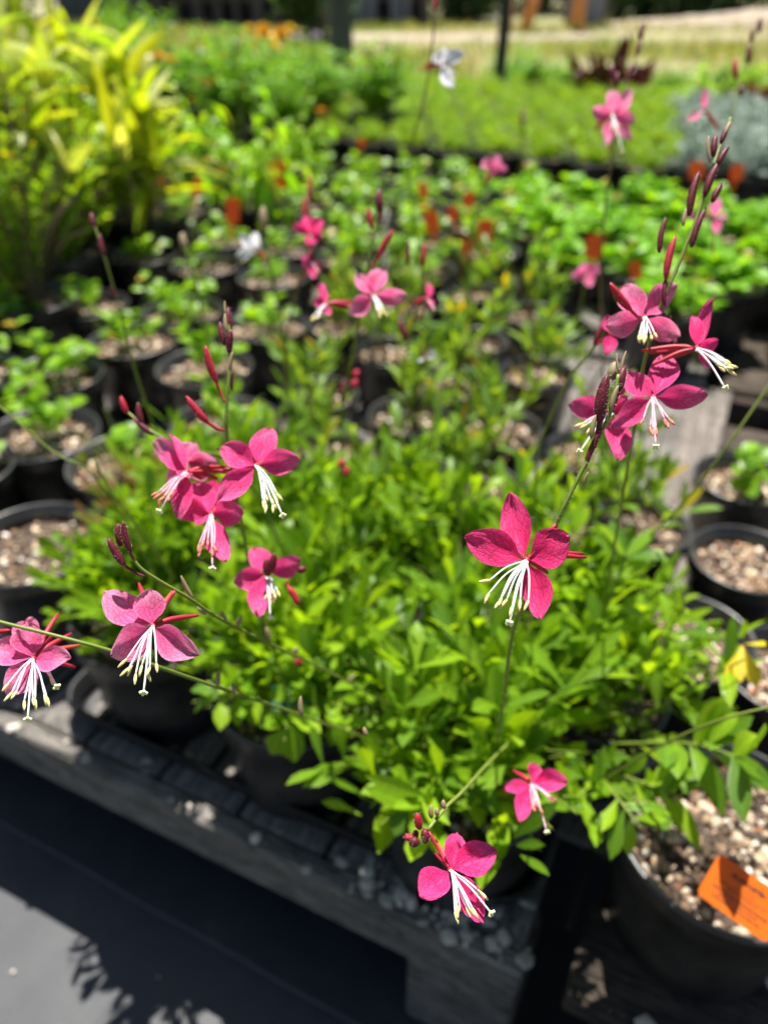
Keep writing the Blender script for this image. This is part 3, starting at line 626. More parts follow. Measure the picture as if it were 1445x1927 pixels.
def flower(owner, c, d, petals, stamens, style, sepals=(), mat='pet_mid', stam='white', sep='sepal', label=None, stem=None):
    fl_n[0] += 1; sd_ = fl_n[0]*17
    C3 = PD(c[0], c[1], d); 
    # receptacle: small hub mesh is the flower part itself
    mb = MB(); k = np.linspace(0, 1, 5)[:, None]
    back = C3+nrm(C3-CAM)*.003; 
    tube(mb, [C3-nrm(C3-CAM)*.0004, C3+nrm(C3-CAM)*.0012, back], [.0011, .0014, .0009], 8)
    if stem is not None: 
        q = PD(stem[0], stem[1], stem[2] if len(stem) > 2 else d+.008)
        tube(mb, smoothline([C3+nrm(C3-CAM)*.001, (C3+q)/2+nrm(C3-CAM)*.002, q], 4), .0007, 6)
    fo = put(mb, 'flower', M[sep], owner, C3)
    if label: fo['label'] = label
    for i, pt in enumerate(petals):
        tx, ty, wd = pt[:3]; wd = wd*(.74 if d > .5 else 1); dz = pt[3] if len(pt) > 3 else 0; tl = pt[4] if len(pt) > 4 else .15*((i % 2)*2-1)
        m2 = MB(); petal_mb(m2, c, (tx, ty), wd, d, dz, .0003*i, tl, seed=sd_+i); put(m2, 'petal', M[mat], fo, C3)
    fil, ant = ('filament', 'anther') if stam == 'white' else ('filpink', 'antherred')
    rs = np.random.RandomState(sd_)
    for i, (sx, sy) in enumerate(stamens):
        m2 = MB(); dd = d-.003-.004*rs.rand()-max(0, sy-c[1])/F*d*.62; e = PD(sx, sy, dd); s0 = PD(c[0]+rs.uniform(-4, 4), c[1]+rs.uniform(-2, 4), d-.001)
        ln = np.linalg.norm(e-s0); al = min(.0042, ln*.2); dr = nrm(e-s0); j0 = e-dr*al
        mid = (s0+j0)/2+UP*ln*.05+RT*ln*rs.uniform(-.03, .03)
        pts = smoothline([s0, mid, j0], 5); tube(m2, pts, np.linspace(.00028, .00038, len(pts)), 6, 0)
        k2 = nrm(dr+np.array(rs.normal(0, .22, 3))); 
        tube(m2, [j0-dr*.0002, j0+k2*al*.25, j0+k2*al*.6, j0+k2*al], [.0004, .00062, .0006, .0003], 6, 1)
        put(m2, 'stamen', [M[fil], M[ant]], fo, C3)
    if style:
        m2 = MB(); e = PD(style[0], style[1], d-.006-max(0, style[1]-c[1])/F*d*.55); s0 = PD(c[0], c[1], d-.001); ln = np.linalg.norm(e-s0)
        pts = smoothline([s0, (s0+e)/2+UP*ln*.06, e], 6); tube(m2, pts, .00038, 6, 0)
        dr = nrm(e-s0); sd2 = nrm(np.cross(dr, FWD)); u2 = np.cross(sd2, dr)
        for k in range(4):
            a = k*math.pi/2+.5; q = e+dr*.0006+(sd2*math.cos(a)+u2*math.sin(a))*.0011
            tube(m2, [e, (e+q)/2+dr*.0003, q+dr*.0003, q+dr*.0008], [.0004, .0006, .0007, .0003], 6, 1)
        put(m2, 'style', [M[fil], M['stigma']], fo, C3)
    for i, s in enumerate(sepals):
        m2 = MB(); sx, sy = s[:2]; dz = s[2] if len(s) > 2 else .004; dz += max(0, (c[1]-sy))/F*d*.5+.006*(sy <= c[1]+30); e = PD(sx, sy, d+dz); s0 = C3+nrm(C3-CAM)*.0025; ln = np.linalg.norm(e-s0)
        pts = smoothline([s0, s0*.6+e*.4+UP*ln*.05, e], 4); k = len(pts); T = np.linspace(0, 1, k)
        tube(m2, pts, .0004+.0007*np.sin(np.pi*np.clip(T*.93+.04, 0, 1))**.8, 7)
        put(m2, 'sepal', M['sepal2' if (len(s) > 3) else sep], fo, C3)
    return fo
def stalk(owner, pts, r0, r1, mat='stem', hairs=0, m=6, label=None):
    """pts (px,py,depth) from root to tip"""
    P = smoothline([PD(*p) for p in pts], m); mb = MB(); tube(mb, P, np.linspace(r0, r1, len(P))*.84, 8)
    if hairs:
        rs = np.random.RandomState(hairs)
        for _ in range(hairs):
            i = rs.randint(0, len(P)-1); t = rs.rand(); p = P[i]*(1-t)+P[i+1]*t; tg = nrm(P[i+1]-P[i]); a = nrm(np.cross(tg, rs.normal(0, 1, 3)))
            q = p+a*(r0+rs.uniform(.0004, .0009)); tube(mb, [p+a*r1*.8, q], [.00006, .00003], 3, 1, cap=False)
    o = put(mb, 'flower_stalk', [M[mat], M['hair']], owner, P[0])
    if label: o['label'] = label
    return o
def bud(st, base, tip, wpx, mat='bud', hairs=0, ped=None):
    """base, tip (px,py,depth) of the bud; ped = root of its pedicel"""
    a, b = PD(*base), PD(*tip); mb = MB(); r = wpx/F*base[2]/2; T = np.linspace(0, 1, 10)
    pr = np.array([.45, .75, .93, 1, 1, .97, .9, .78, .55, .15])
    side = nrm(np.cross(b-a, FWD)); ln = np.linalg.norm(b-a)
    P = a+(b-a)*T[:, None]+side*(np.sin(np.pi*T)*ln*.04)[:, None]
    tube(mb, P, pr*r, 9, 0)
    if ped is not None: 
        q = PD(*ped); tube(mb, smoothline([q, (q+a)/2-np.array((0, 0, .0008)), a, a+(b-a)*.05], 4), np.linspace(r*.3, r*.5, 13), 6, 0)
    rs = np.random.RandomState(int(base[0]))
    for _ in range(hairs):
        i = rs.randint(0, 9); t = rs.rand(); p = P[i]*(1-t)+P[i+1]*t; d_ = nrm(np.cross(b-a, rs.normal(0, 1, 3)))
        tube(mb, [p+d_*r*.9*pr[i], p+d_*(r*pr[i]+rs.uniform(.0003, .0007))+nrm(b-a)*.0003], [.00005, .00003], 3, 1, cap=False)
    return put(mb, 'bud' if mat != 'pod' else 'seed_pod', [M['budgreen' if mat in ('pod', 'budgreen') else mat], M['hair']], st, a)

# --- S1: sharp stalk with the main flower
s = stalk(g3, [(935, 1400, .50), (948, 1310, .42), (965, 1190, .34), (1012, 1075, .292), (1047, 985, .279), (1085, 905, .276), (1120, 835, .276), (1150, 770, .277), (1163, 705, .279)], .0011, .0008, hairs=260, m=8, label='hairy green stalk rising from the sharpest flower')
bud(s, (1128, 795, .275), (1143, 703, .274), 24, hairs=120, ped=(1118, 842, .276))
bud(s, (1163, 735, .280), (1175, 690, .281), 19, hairs=50, ped=(1150, 775, .278)); bud(s, (1150, 715, .284), (1160, 680, .285), 22, 'budgreen', hairs=40)
bud(s, (1148, 775, .275), (1163, 725, .275), 11, 'budgreen', ped=(1140, 800, .277)); bud(s, (1112, 825, .274), (1121, 780, .274), 10, 'budgreen')
bud(s, (1100, 880, .276), (1133, 805, .275), 11, 'bud', hairs=60); bud(s, (1098, 915, .276), (1106, 888, .275), 7, 'budgreen')
bud(s, (1168, 700, .281), (1178, 660, .282), 6, 'budgreen'); bud(s, (1163, 700, .280), (1160, 664, .281), 5, 'budgreen')
flower(g3, (990, 1055), .272, [(876, 1008, 66, -.004, .25), (962, 932, 62, .004, -.25), (1072, 1008, 76, .003, .35), (1019, 1166, 56, .001, .2)],
       [(903, 1102), (904, 1130), (932, 1142), (930, 1148), (944, 1146), (957, 1160), (975, 1147), (995, 1150)], (959, 1169),
       [(1102, 1049, .010), (1096, 1042, .014), (1030, 1078, .008), (1045, 1040, .012)], 'pet_deep', label='deep pink sharply focused flower with long white stamens', stem=(1047, 985, .279))
# --- S4 with flower 2
s = stalk(g2, [(780, 1352, .60), (700, 1308, .52), (600, 1255, .44), (500, 1208, .37), (410, 1162, .325), (355, 1125, .305), (300, 1093, .296), (262, 1066, .292), (240, 1030, .291), (233, 1005, .291)], .0010, .0007, label='arching green stalk with seed pods ending in three dark buds')
bud(s, (236, 1065, .290), (204, 1012, .289), 15, hairs=60, ped=(274, 1085, .292)); bud(s, (228, 1028, .292), (222, 985, .292), 14, hairs=50); bud(s, (246, 1040, .289), (232, 980, .288), 13, hairs=50, ped=(256, 1055, .290))
for (a, b, c_, e) in [(363, 1126, 341, 1083), (388, 1155, 372, 1142), (427, 1170, 416, 1150), (446, 1178, 455, 1158), (508, 1205, 502, 1180), (555, 1232, 560, 1218), (655, 1287, 668, 1270)]: bud(s, (a, b, .31+(a-363)*.0008), (c_, e, .308+(a-363)*.0008), 9 if a < 400 else 10, 'pod')
flower(g2, (287, 1178), .288, [(194, 1108, 62, -.002, .2), (281, 1108, 58, -.004, -.1), (207, 1233, 68, -.006, -.3), (370, 1232, 60, -.002, .3)],
       [(225, 1258), (232, 1276), (238, 1270), (250, 1288), (262, 1272), (275, 1282), (282, 1275), (296, 1268)], (271, 1300),
       [(374, 1158, .008), (326, 1112, .008, 1), (262, 1098, .010)], 'pet_pale', label='pink-lilac flower over the black pot at left', stem=(330, 1112, .296))
# --- S5 with flower 3
s = stalk(g2, [(740, 1405, .58), (620, 1365, .48), (520, 1330, .41), (400, 1290, .35), (290, 1252, .318), (200, 1222, .305), (100, 1195, .300), (0, 1170, .300), (-60, 1150, .300)], .0011, .0008, label='long nearly level green stalk crossing the left pots')
for (a, b, c_, e, w_) in [(410, 1292, 413, 1260, 10), (445, 1310, 438, 1285, 8), (330, 1265, 328, 1250, 8), (568, 1348, 566, 1310, 10), (690, 1385, 685, 1368, 9)]: bud(s, (a, b, .34), (c_, e, .34), w_, 'pod')
bud(s, (20, 1186, .303), (-20, 1188, .303), 9, 'budred')
flower(g1, (63, 1240), .30, [(-18, 1218, 60, -.003, .3), (52, 1172, 56, -.004, -.1), (133, 1238, 52, -.003, -.4), (14, 1308, 56, -.001, .1)],
       [(4, 1300), (12, 1322), (25, 1318), (42, 1338), (63, 1332), (68, 1336), (90, 1322), (95, 1328)], (53, 1350),
       [(110, 1155, .004), (135, 1192, .008), (152, 1214, .010, 1), (142, 1256, .008)], 'pet_pale', label='lilac-pink flower at the left edge', stem=(100, 1195, .302))
flower(g1, (50, 1200), .312, [(30, 1175, 34), (62, 1160, 30)], [(105, 1288)], (106, 1290), [], 'pet_pale', label='half-hidden pink flower behind the left edge flower')
# --- S3 bud spike and left cluster
s = stalk(g1, [(500, 1230, .58), (480, 1130, .48), (458, 1000, .40), (440, 900, .355), (427, 820, .34), (427, 760, .338), (432, 700, .338), (433, 640, .340), (430, 600, .342)], .0010, .0008, hairs=90, label='upright green stalk topped by a dark red bud spike')
bud(s, (408, 720, .338), (387, 650, .336), 15, 'budred', hairs=40, ped=(423, 757, .338)); bud(s, (391, 795, .337), (351, 745, .335), 15, 'budred', hairs=40, ped=(422, 810, .339))
bud(s, (432, 665, .339), (436, 620, .338), 14, 'bud', hairs=40); bud(s, (424, 650, .340), (414, 605, .341), 13, 'bud', hairs=30); bud(s, (434, 625, .342), (430, 578, .343), 14, 'bud', hairs=30)
bud(s, (427, 625, .337), (424, 590, .338), 8, 'budgreen'); bud(s, (433, 700, .338), (438, 662, .338), 8, 'budgreen'); bud(s, (437, 735, .339), (439, 700, .339), 6, 'bud'); bud(s, (428, 600, .343), (423, 566, .344), 5, 'budgreen')
flower(g1, (483, 877), .325, [(415, 840, 52, -.003, .2), (510, 802, 50, .002, -.3), (564, 862, 48, .001, .3), (409, 942, 46, -.003, -.1)],
       [(498, 958), (505, 965), (518, 958), (514, 950), (530, 942), (528, 950), (520, 965), (503, 945)], (531, 968), [(470, 835, .006), (410, 845, .01)], 'pet_mid', stam='white', label='rose flower with four spread petals right of the bud spike', stem=(437, 880, .345))
flower(g1, (398, 968), .335, [(365, 905, 46, .001, .2), (330, 955, 44, -.002, -.2), (459, 962, 52, -.003, .3), (425, 1060, 48, .001, -.2)],
       [(368, 1040), (375, 1046), (380, 1035), (372, 1050), (398, 1040), (400, 1048), (405, 1042), (390, 1030)], (400, 1067), [(395, 930, .006)], 'pet_mid', stam='pink', label='lower flower of the left cluster with pink stamens', stem=(440, 905, .35))
flower(g1, (352, 888), .335, [(322, 812, 30, .002, .8), (345, 900, 30, -.003, .4), (335, 975, 40, .004, .6), (300, 850, 34, .01, .2)],
       [(290, 940), (300, 948), (305, 940), (312, 944), (285, 936), (300, 935), (296, 950), (320, 935)], (302, 960), [(425, 878, .004), (430, 890, .006, 1), (410, 900, .004), (380, 902, .002)], 'pet_mid', stam='pink', label='side-facing flower at the left of the cluster', stem=(437, 885, .345))
flower(g1, (352, 868), .37, [(285, 830, 44, .003), (410, 868, 46, -.002), (318, 915, 40), (395, 900, 40), (360, 830, 40)], [(350, 870)], None, [], 'pet_pale', label='blurred pale flower hidden behind the left cluster', stem=(437, 885, .36))
flower(g1, (405, 900), .375, [(400, 945, 40, 0), (372, 990, 50, 0)], [], None, [], 'pet_hot', label='hot pink petals behind the left cluster')
# S9 greenish stalk left of the cluster
s = stalk(g1, [(560, 1120, .6), (500, 960, .50), (430, 870, .42), (380, 850, .40), (320, 830, .39), (275, 805, .39), (240, 775, .395)], .0011, .0008, label='bent green stalk left of the pink cluster')
bud(s, (240, 778, .394), (228, 745, .394), 12, 'budred'); bud(s, (268, 800, .390), (260, 757, .39), 12, 'bud'); bud(s, (290, 818, .39), (250, 785, .39), 12, 'bud')
stalk(g1, [(330, 1160, .62), (240, 985, .52), (170, 890, .47), (100, 850, .46), (0, 765, .45), (-60, 720, .45)], .0010, .0008, label='thin green stalk slanting in from the left edge')
s = stalk(g1, [(330, 1090, .6), (250, 980, .52), (205, 920, .49), (178, 865, .48)], .0013, .0010)
s = stalk(g1, [(300, 830, .62), (262, 720, .56), (240, 640, .53), (215, 545, .51), (190, 460, .50), (172, 405, .50)], .0012, .0008, 'stem', label='tall dark-tipped stalk leaning over the left seedlings')
bud(s, (180, 430, .5), (172, 400, .5), 12, 'bud'); bud(s, (196, 480, .5), (188, 440, .5), 10, 'bud'); bud(s, (216, 560, .51), (212, 535, .51), 9, 'bud')
# F7
s = stalk(g2, [(540, 1300, .6), (500, 1180, .45), (480, 1090, .40), (500, 1060, .385)], .0010, .0007)
flower(g2, (502, 1078), .37, [(475, 1030, 42, .0, .2), (440, 1097, 42, -.002, -.2), (566, 1052, 44, -.002, .3), (487, 1160, 46, -.003, 0)],
       [(512, 1135), (517, 1130), (522, 1128), (528, 1122), (508, 1140), (520, 1135), (505, 1130), (515, 1120)], (509, 1160), [], 'pet_mid', stam='white', label='pink flower with dark buds at its centre, low in the middle left', stem=(500, 1060, .385))
bud(s, (505, 1085, .363), (502, 1050, .362), 16, 'bud'); bud(s, (512, 1075, .362), (518, 1040, .361), 15, 'bud'); bud(s, (560, 1075, .37), (577, 1070, .37), 14, 'bud'); bud(s, (543, 1105, .365), (562, 1140, .364), 13, 'budred', ped=(540, 1092, .366))
# F8
s = stalk(g3, [(960, 1395, .52), (915, 1440, .42), (870, 1490, .335), (838, 1520, .31), (805, 1562, .30)], .0012, .0009, hairs=60, label='short green stalk bending down in front of the black pot')
for (a, b, c_, e) in [(812, 1540, 811, 1515), (823, 1535, 822, 1520), (836, 1522, 834, 1505)]: bud(s, (a, b, .303), (c_, e, .303), 10, 'budgreen')
bud(s, (790, 1560, .300), (786, 1530, .299), 16, 'budred', hairs=40); bud(s, (786, 1578, .298), (770, 1590, .297), 20, 'bud', hairs=40); bud(s, (782, 1562, .302), (780, 1580, .301), 13, 'bud', hairs=20); bud(s, (798, 1560, .297), (800, 1588, .296), 17, 'bud', hairs=30); bud(s, (770, 1570, .302), (764, 1582, .302), 15, 'budred', hairs=20)
flower(g3, (848, 1638), .292, [(862, 1565, 47, .002, .25), (934, 1600, 62, -.001, -.15), (790, 1690, 58, -.004, .2), (909, 1737, 50, -.001, .1)],
       [(858, 1738), (862, 1728), (868, 1722), (892, 1728), (900, 1728), (908, 1690), (920, 1690), (886, 1726)], (922, 1716), [(818, 1605, .004), (808, 1568, .006, 1)], 'pet_hot', label='bright pink lowest flower over the black tray', stem=(806, 1565, .30))
flower(g3, (1000, 1475), .385, [(1012, 1440, 38, .003, .3), (1067, 1470, 40, -.002, -.2), (946, 1482, 26, -.001, .3), (978, 1545, 34, -.003, 0), (995, 1500, 22, 0)],
       [(1005, 1530), (1012, 1528), (1002, 1525), (1048, 1508), (1040, 1505), (1042, 1510), (1020, 1535), (1010, 1520)], (1028, 1563), [(965, 1450, .004)], 'pet_hot', stam='pink', label='small pink flower among leaves at the foot of the clump', stem=(1000, 1440, .45))
# --- S2 tall right spike with flowers
s = stalk(g4, [(1130, 1180, .60), (1160, 1000, .46), (1200, 760, .36), (1212, 680, .345), (1245, 570, .335), (1275, 500, .334), (1310, 410, .334), (1335, 330, .336), (1358, 265, .34), (1374, 222, .342)], .0011, .0008, hairs=90, m=8, label='tall stalk with many dark buds rising at the right')
for (bx, by, tx, ty, w_, mt) in [(1296, 405, 1315, 322, 15, 'bud'), (1325, 370, 1355, 300, 15, 'bud'), (1300, 465, 1328, 390, 13, 'bud'), (1252, 525, 1271, 443, 14, 'budred'), (1240, 475, 1252, 408, 11, 'bud'), (1342, 295, 1347, 253, 13, 'bud'),
                                 (1350, 310, 1371, 275, 12, 'bud'), (1356, 270, 1372, 235, 11, 'bud'), (1363, 255, 1375, 228, 9, 'budgreen'), (1335, 305, 1333, 255, 8, 'budgreen'), (1340, 380, 1358, 345, 13, 'bud'), (1285, 425, 1292, 390, 8, 'budgreen'),
                                 (1250, 575, 1253, 520, 9, 'bud')]:
    bud(s, (bx, by, .333), (tx, ty, .334), w_, mt, hairs=15)
for (bx, by, tx, ty, w_) in [(1240, 650, 1262, 590, 15), (1250, 660, 1275, 610, 14), (1238, 620, 1250, 588, 16), (1265, 665, 1272, 635, 10)]: bud(s, (bx, by, .34), (tx, ty, .34), w_, 'bud', ped=(1230, 690, .345))
bud(s, (1186, 583, .322), (1147, 532, .32), 16, 'budred', hairs=30, ped=(1222, 610, .33))
flower(g4, (1212, 598), .33, [(1176, 530, 50, .002, .2), (1135, 612, 48, -.003, -.25), (1268, 538, 48, .002, .3), (1278, 635, 44, .004, .3)],
       [(1198, 640), (1202, 645), (1210, 642), (1215, 640), (1235, 635), (1205, 636), (1212, 646), (1228, 640)], None, [(1265, 560, .006, 1)], 'pet_pale', label='pale pink upper flower on the right stalk', stem=(1232, 610, .338))
flower(g4, (1228, 748), .318, [(1180, 700, 46, .002, .2), (1256, 665, 54, .002, -.2), (1330, 742, 46, -.002, .2), (1153, 802, 46, -.003, -.2)],
       [(1222, 818), (1228, 822), (1232, 816), (1236, 820), (1262, 808), (1255, 800), (1268, 800), (1205, 800)], (1233, 838), [(1178, 728, .006)], 'pet_mid', stam='pink', label='rose flower with hanging stamens on the right stalk', stem=(1205, 735, .345))
flower(g4, (1152, 778), .335, [(1070, 760, 44, -.001, .2), (1165, 862, 48, 0, -.3), (1180, 745, 30, 0, .5)],
       [(1082, 802), (1090, 805), (1100, 812), (1110, 800)], (1092, 848), [(1185, 715, .004), (1172, 780, .004)], 'pet_mid', label='flower half hidden by the dark bud at right', stem=(1200, 745, .35))
flower(g4, (1310, 656), .318, [(1333, 565, 38, .003, .9), (1305, 590, 30, -.001, .6), (1352, 640, 26, -.004, .5), (1338, 692, 26, .001, .7)],
       [(1375, 690), (1380, 700), (1370, 688), (1384, 706), (1365, 700), (1378, 684), (1360, 692), (1386, 696)], (1362, 728), [(1206, 660, .002), (1225, 688, .006), (1240, 655, .004), (1270, 672, .002)], 'pet_hot', stam='white', label='side-facing pink flower at the far right of the cluster', stem=(1222, 664, .34))
flower(g4, (1148, 628), .39, [(1142, 665, 26, 0), (1140, 595, 22, 0)], [], None, [(1158, 600, .002)], 'pet_hot', label='small folded pink flower left of the right cluster', stem=(1120, 650, .40))
s = stalk(g4, [(1010, 1050, .62), (1010, 870, .52), (1060, 730, .45), (1105, 670, .42), (1140, 620, .40)], .0011, .0008); bud(s, (1118, 650, .40), (1142, 600, .40), 12, 'bud')
flower(g4, (1345, 408), .62, [(1350, 370, 28), (1350, 440, 24), (1368, 415, 24), (1280, 408, 16)], [(1365, 415), (1368, 410)], None, [], 'pet_pale', label='blurred pale pink flower behind the tall spike', stem=(1340, 480, .64))
# S13 and other blurred stalks
s = stalk(g4, [(1180, 1010, .8), (1140, 760, .72), (1130, 500, .66), (1150, 300, .63), (1170, 190, .62), (1195, 110, .62), (1210, 55, .62)], .0013, .0009, 'stemred')
for (bx, by, tx, ty, w_) in [(1205, 75, 1211, 42, 10), (1198, 105, 1206, 75, 9), (1180, 160, 1190, 120, 9), (1160, 165, 1162, 135, 10), (1152, 150, 1153, 120, 10)]: bud(s, (bx, by, .62), (tx, ty, .62), w_, 'bud')
T4 = [(-38, -14), (-16, -42), (30, -40), (40, 12), (-6, 52)]
flower(g4, (1153, 215), .60, [(1113, 205, 34), (1148, 165, 36), (1188, 168, 34, .003), (1192, 232, 38, -.003), (1142, 270, 34, .002), (1186, 262, 30)], [(1155, 240), (1160, 245), (1150, 245), (1165, 240), (1158, 255)], (1170, 285), [(1120, 235, .006), (1118, 245, .004)], 'pet_pale', label='blurred pink flower high on the right over the light green bed', stem=(1145, 290, .63))
s = stalk(g4, [(1310, 700, .8), (1300, 520, .74), (1340, 330, .70), (1372, 230, .68), (1392, 150, .68), (1405, 100, .68), (1430, 40, .68)], .0013, .0009)
for (bx, by, tx, ty, w_) in [(1428, 62, 1431, 32, 10), (1412, 80, 1418, 52, 8), (1408, 120, 1412, 82, 11), (1384, 150, 1384, 110, 11), (1395, 180, 1392, 160, 10)]: bud(s, (bx, by, .68), (tx, ty, .68), w_, 'budred' if bx == 1384 else 'bud')
flower(g4, (1322, 205), .6, [(1328, 163, 22, 0, .7), (1292, 228, 22, -.002, .3), (1300, 222, 18)], [(1295, 232)], None, [(1345, 232, .002), (1352, 240, .002)], 'pet_pale', label='side-facing blurred flower near the burgundy plant', stem=(1350, 245, .64))
# mid flowers
def gat(i): return gaura[i][0]
m1, m2_, m3 = gat(8), gat(10), gat(11)
s = stalk(m2_, [(660, 900, .95), (640, 800, .75), (665, 660, .56), (680, 580, .50), (692, 510, .48), (705, 440, .475), (716, 380, .475)], .0012, .0009, 'stem', label='stalk with open bud tip above the centre flower')
bud(s, (716, 400, .475), (714, 355, .475), 16, 'bud'); bud(s, (700, 430, .475), (694, 392, .475), 10, 'budred'); bud(s, (712, 485, .47), (741, 433, .468), 12, 'budred', ped=(695, 505, .476)); bud(s, (712, 420, .475), (718, 395, .475), 10, 'bud')
flower(m2_, (703, 556), .46, [(672, 518, 34, .002, .2), (720, 503, 36, .002, -.2), (765, 555, 34, 0, .3), (658, 590, 36, -.003, -.2)], [(712, 590), (716, 594), (722, 592), (726, 590), (708, 580), (718, 598), (728, 596), (722, 585)], None, [(690, 545, .006)], 'pet_pale', label='pink four-petalled flower in the middle distance', stem=(690, 545, .48))
flower(m2_, (612, 572), .46, [(608, 530, 24, 0, .7), (590, 565, 20, 0), (620, 595, 16)], [(585, 600), (590, 604), (594, 600), (598, 602), (588, 606)], None, [(662, 568, .002), (655, 580, .003), (665, 575, .001)], 'pet_mid', label='side-facing flower left of the centre flower', stem=(665, 572, .48))
flower(m2_, (806, 562), .52, [(806, 530, 22, 0, .4), (818, 582, 20), (812, 575, 18)], [(820, 588)], None, [(780, 565, .002), (776, 575, .002)], 'pet_mid', label='tiny side-facing flower right of the centre flower', stem=(790, 600, .55))
s = stalk(m1, [(800, 900, 1.), (760, 740, .7), (770, 640, .6), (790, 560, .56), (795, 480, .55)], .0012, .0009); bud(s, (765, 640, .58), (752, 600, .58), 14, 'bud'); bud(s, (796, 500, .55), (800, 460, .55), 9, 'budred'); bud(s, (768, 500, .55), (770, 455, .55), 9, 'bud')
flower(m1, (800, 672), .60, [(820, 665, 18, 0), (785, 680, 10)], [], None, [], 'pet_white', sep='sepal', label='pale pink withering bud in the centre')
s = stalk(m3, [(530, 800, .95), (540, 640, .74), (570, 500, .65), (578, 420, .64), (585, 330, .64)], .0014, .0009, 'stemred'); bud(s, (583, 380, .64), (586, 330, .64), 9, 'budred'); bud(s, (575, 420, .64), (576, 370, .64), 10, 'budred')
flower(m3, (585, 440), .62, [(552, 425, 26), (575, 405, 30), (605, 412, 32), (608, 445, 28), (580, 462, 30)], [(585, 450)], None, [(580, 470, .002), (588, 480, .002)], 'pet_hot', label='blurred hot pink flower at the upper centre left', stem=(575, 450, .65))
flower(m3, (583, 492), .62, [(575, 478, 26), (603, 510, 24), (590, 525, 22), (570, 500, 20)], [(600, 512)], None, [(572, 525, .002)], 'pet_mid', label='blurred pink flower just below the hot pink one', stem=(572, 500, .65))
s = stalk(m3, [(545, 760, .95), (540, 660, .82), (525, 580, .78), (508, 500, .76), (497, 395, .75)], .0022, .0014, 'stem', label='pale stalk carrying a white flower')
bud(s, (498, 430, .75), (496, 388, .75), 16, 'budgreen')
flower(m3, (480, 470), .74, [(455, 440, 26), (482, 435, 24), (445, 482, 26), (492, 462, 20)], [(455, 495)], None, [(500, 480, .002), (505, 490, .002)], 'pet_white', sep='sepal2', label='blurred white flower among the round-leaved seedlings', stem=(508, 500, .76))
s = stalk(m1, [(890, 640, 1.1), (880, 470, .9), (905, 380, .82), (915, 340, .80)], .0018, .0012)
flower(m1, (925, 318), .78, [(910, 298, 26), (938, 290, 26), (955, 318, 24), (932, 325, 26)], [], None, [(914, 345, .002), (912, 350, .003)], 'pet_pale', label='blurred pink flower before the light green bed', stem=(914, 345, .8))
s = stalk(m1, [(1085, 700, 1.0), (1090, 600, .85), (1100, 530, .8)], .0016, .001)
flower(m1, (1103, 512), .80, [(1072, 520, 26), (1095, 495, 26), (1130, 500, 26), (1112, 540, 26), (1120, 520, 20)], [(1105, 520)], None, [], 'pet_pale', label='faded pink flower left of the toothed seedlings', stem=(1100, 535, .82))
s = stalk(m1, [(800, 560, 1.0), (770, 330, .78), (795, 200, .68), (812, 100, .64), (818, 0, .63), (820, -60, .63)], .0012, .0009, 'stemred', label='thin dark stalk carrying a white flower at the top'); bud(s, (818, 20, .63), (822, -15, .63), 9, 'budred')
flower(m1, (830, 122), .64, [(815, 100, 28), (838, 88, 26), (873, 98, 34, -.003), (853, 165, 30, -.002)], [(862, 140), (858, 150), (866, 145)], None, [(800, 122, .004), (790, 135, .006)], 'pet_white', sep='sepal', label='white flower blurred near the top', stem=(800, 125, .65))
s = stalk(m3, [(400, 700, .9), (375, 560, .78), (355, 490, .76), (345, 440, .76)], .0020, .0013); bud(s, (350, 470, .76), (343, 438, .76), 14, 'budgreen')
s = stalk(g4, [(1180, 1050, .6), (1290, 940, .5), (1360, 850, .47), (1450, 720, .46), (1500, 650, .46)], .0010, .0008, label='thin stalk slanting across the grey board at right')
s = stalk(g4, [(1090, 1500, .56), (1180, 1440, .50), (1270, 1390, .45), (1370, 1350, .42), (1500, 1320, .40)], .0012, .0009, label='green stalk reaching out over the right edge')
s = stalk(m1, [(640, 870, .9), (650, 760, .7), (652, 720, .66)], .001, .0008); bud(s, (645, 760, .68), (648, 715, .68), 12, 'bud')
for i, (a, b) in enumerate([(650, 895), (665, 730), (640, 880), (560, 1252), (668, 712)]):
    dd = [.62, .7, .62, .52, .72][i]; bud(s, (a, b, dd), (a+6, b-16, dd), 14, 'budred')
s = stalk(m3, [(975, 340, 1.2), (985, 260, 1.1), (985, 205, 1.1)], .0016, .001); bud(s, (985, 240, 1.1), (985, 205, 1.1), 10, 'bud')
for (a, b, c_, e, dd) in [(1095, 790, 1010, 900, .55), (930, 500, 900, 700, .9), (720, 460, 690, 560, .62), (860, 640, 845, 780, .7), (1000, 640, 960, 790, .7), (590, 640, 585, 800, .75), (790, 650, 770, 760, .6)]:
    stalk(m1, [(c_, e, dd+.15), ((a+c_)/2+6, (b+e)/2, dd+.05), (a, b, dd)], .0010, .0007, 'stemred' if a % 3 else 'stem')

# ------------------------------------------------------------------ extra leaves hung round the front clumps (drooping sprays)
def spray(owner, pts, n, L, W, seed, mat='gaura', prof='spat', r=.0013):
    rs = np.random.RandomState(seed); P = smoothline([PD(*p) for p in pts], 5); mb = MB(); sb = MB(); tube(mb, P, np.linspace(r, r*.5, len(P)), 6, 1)
    idx = np.sort(rs.uniform(.15, 1, n))*(len(P)-1.01); B = []; D = []
    for t in idx:
        i = int(t); p = P[i]*(1-(t-i))+P[i+1]*(t-i); tg = nrm(P[i+1]-P[i]); a = nrm(np.cross(tg, rs.normal(0, 1, 3))); B.append(p); D.append(nrm(tg*.6+a+np.array((0, 0, .25))))
    leaves(mb, B, D, L*rs.uniform(.7, 1.1, n), W*rs.uniform(.8, 1.1, n), rs.uniform(0, .4, n), prof, rng=rs)
    return put(mb, 'leafy_shoot', [M[mat], M['stem']], owner, P[0])
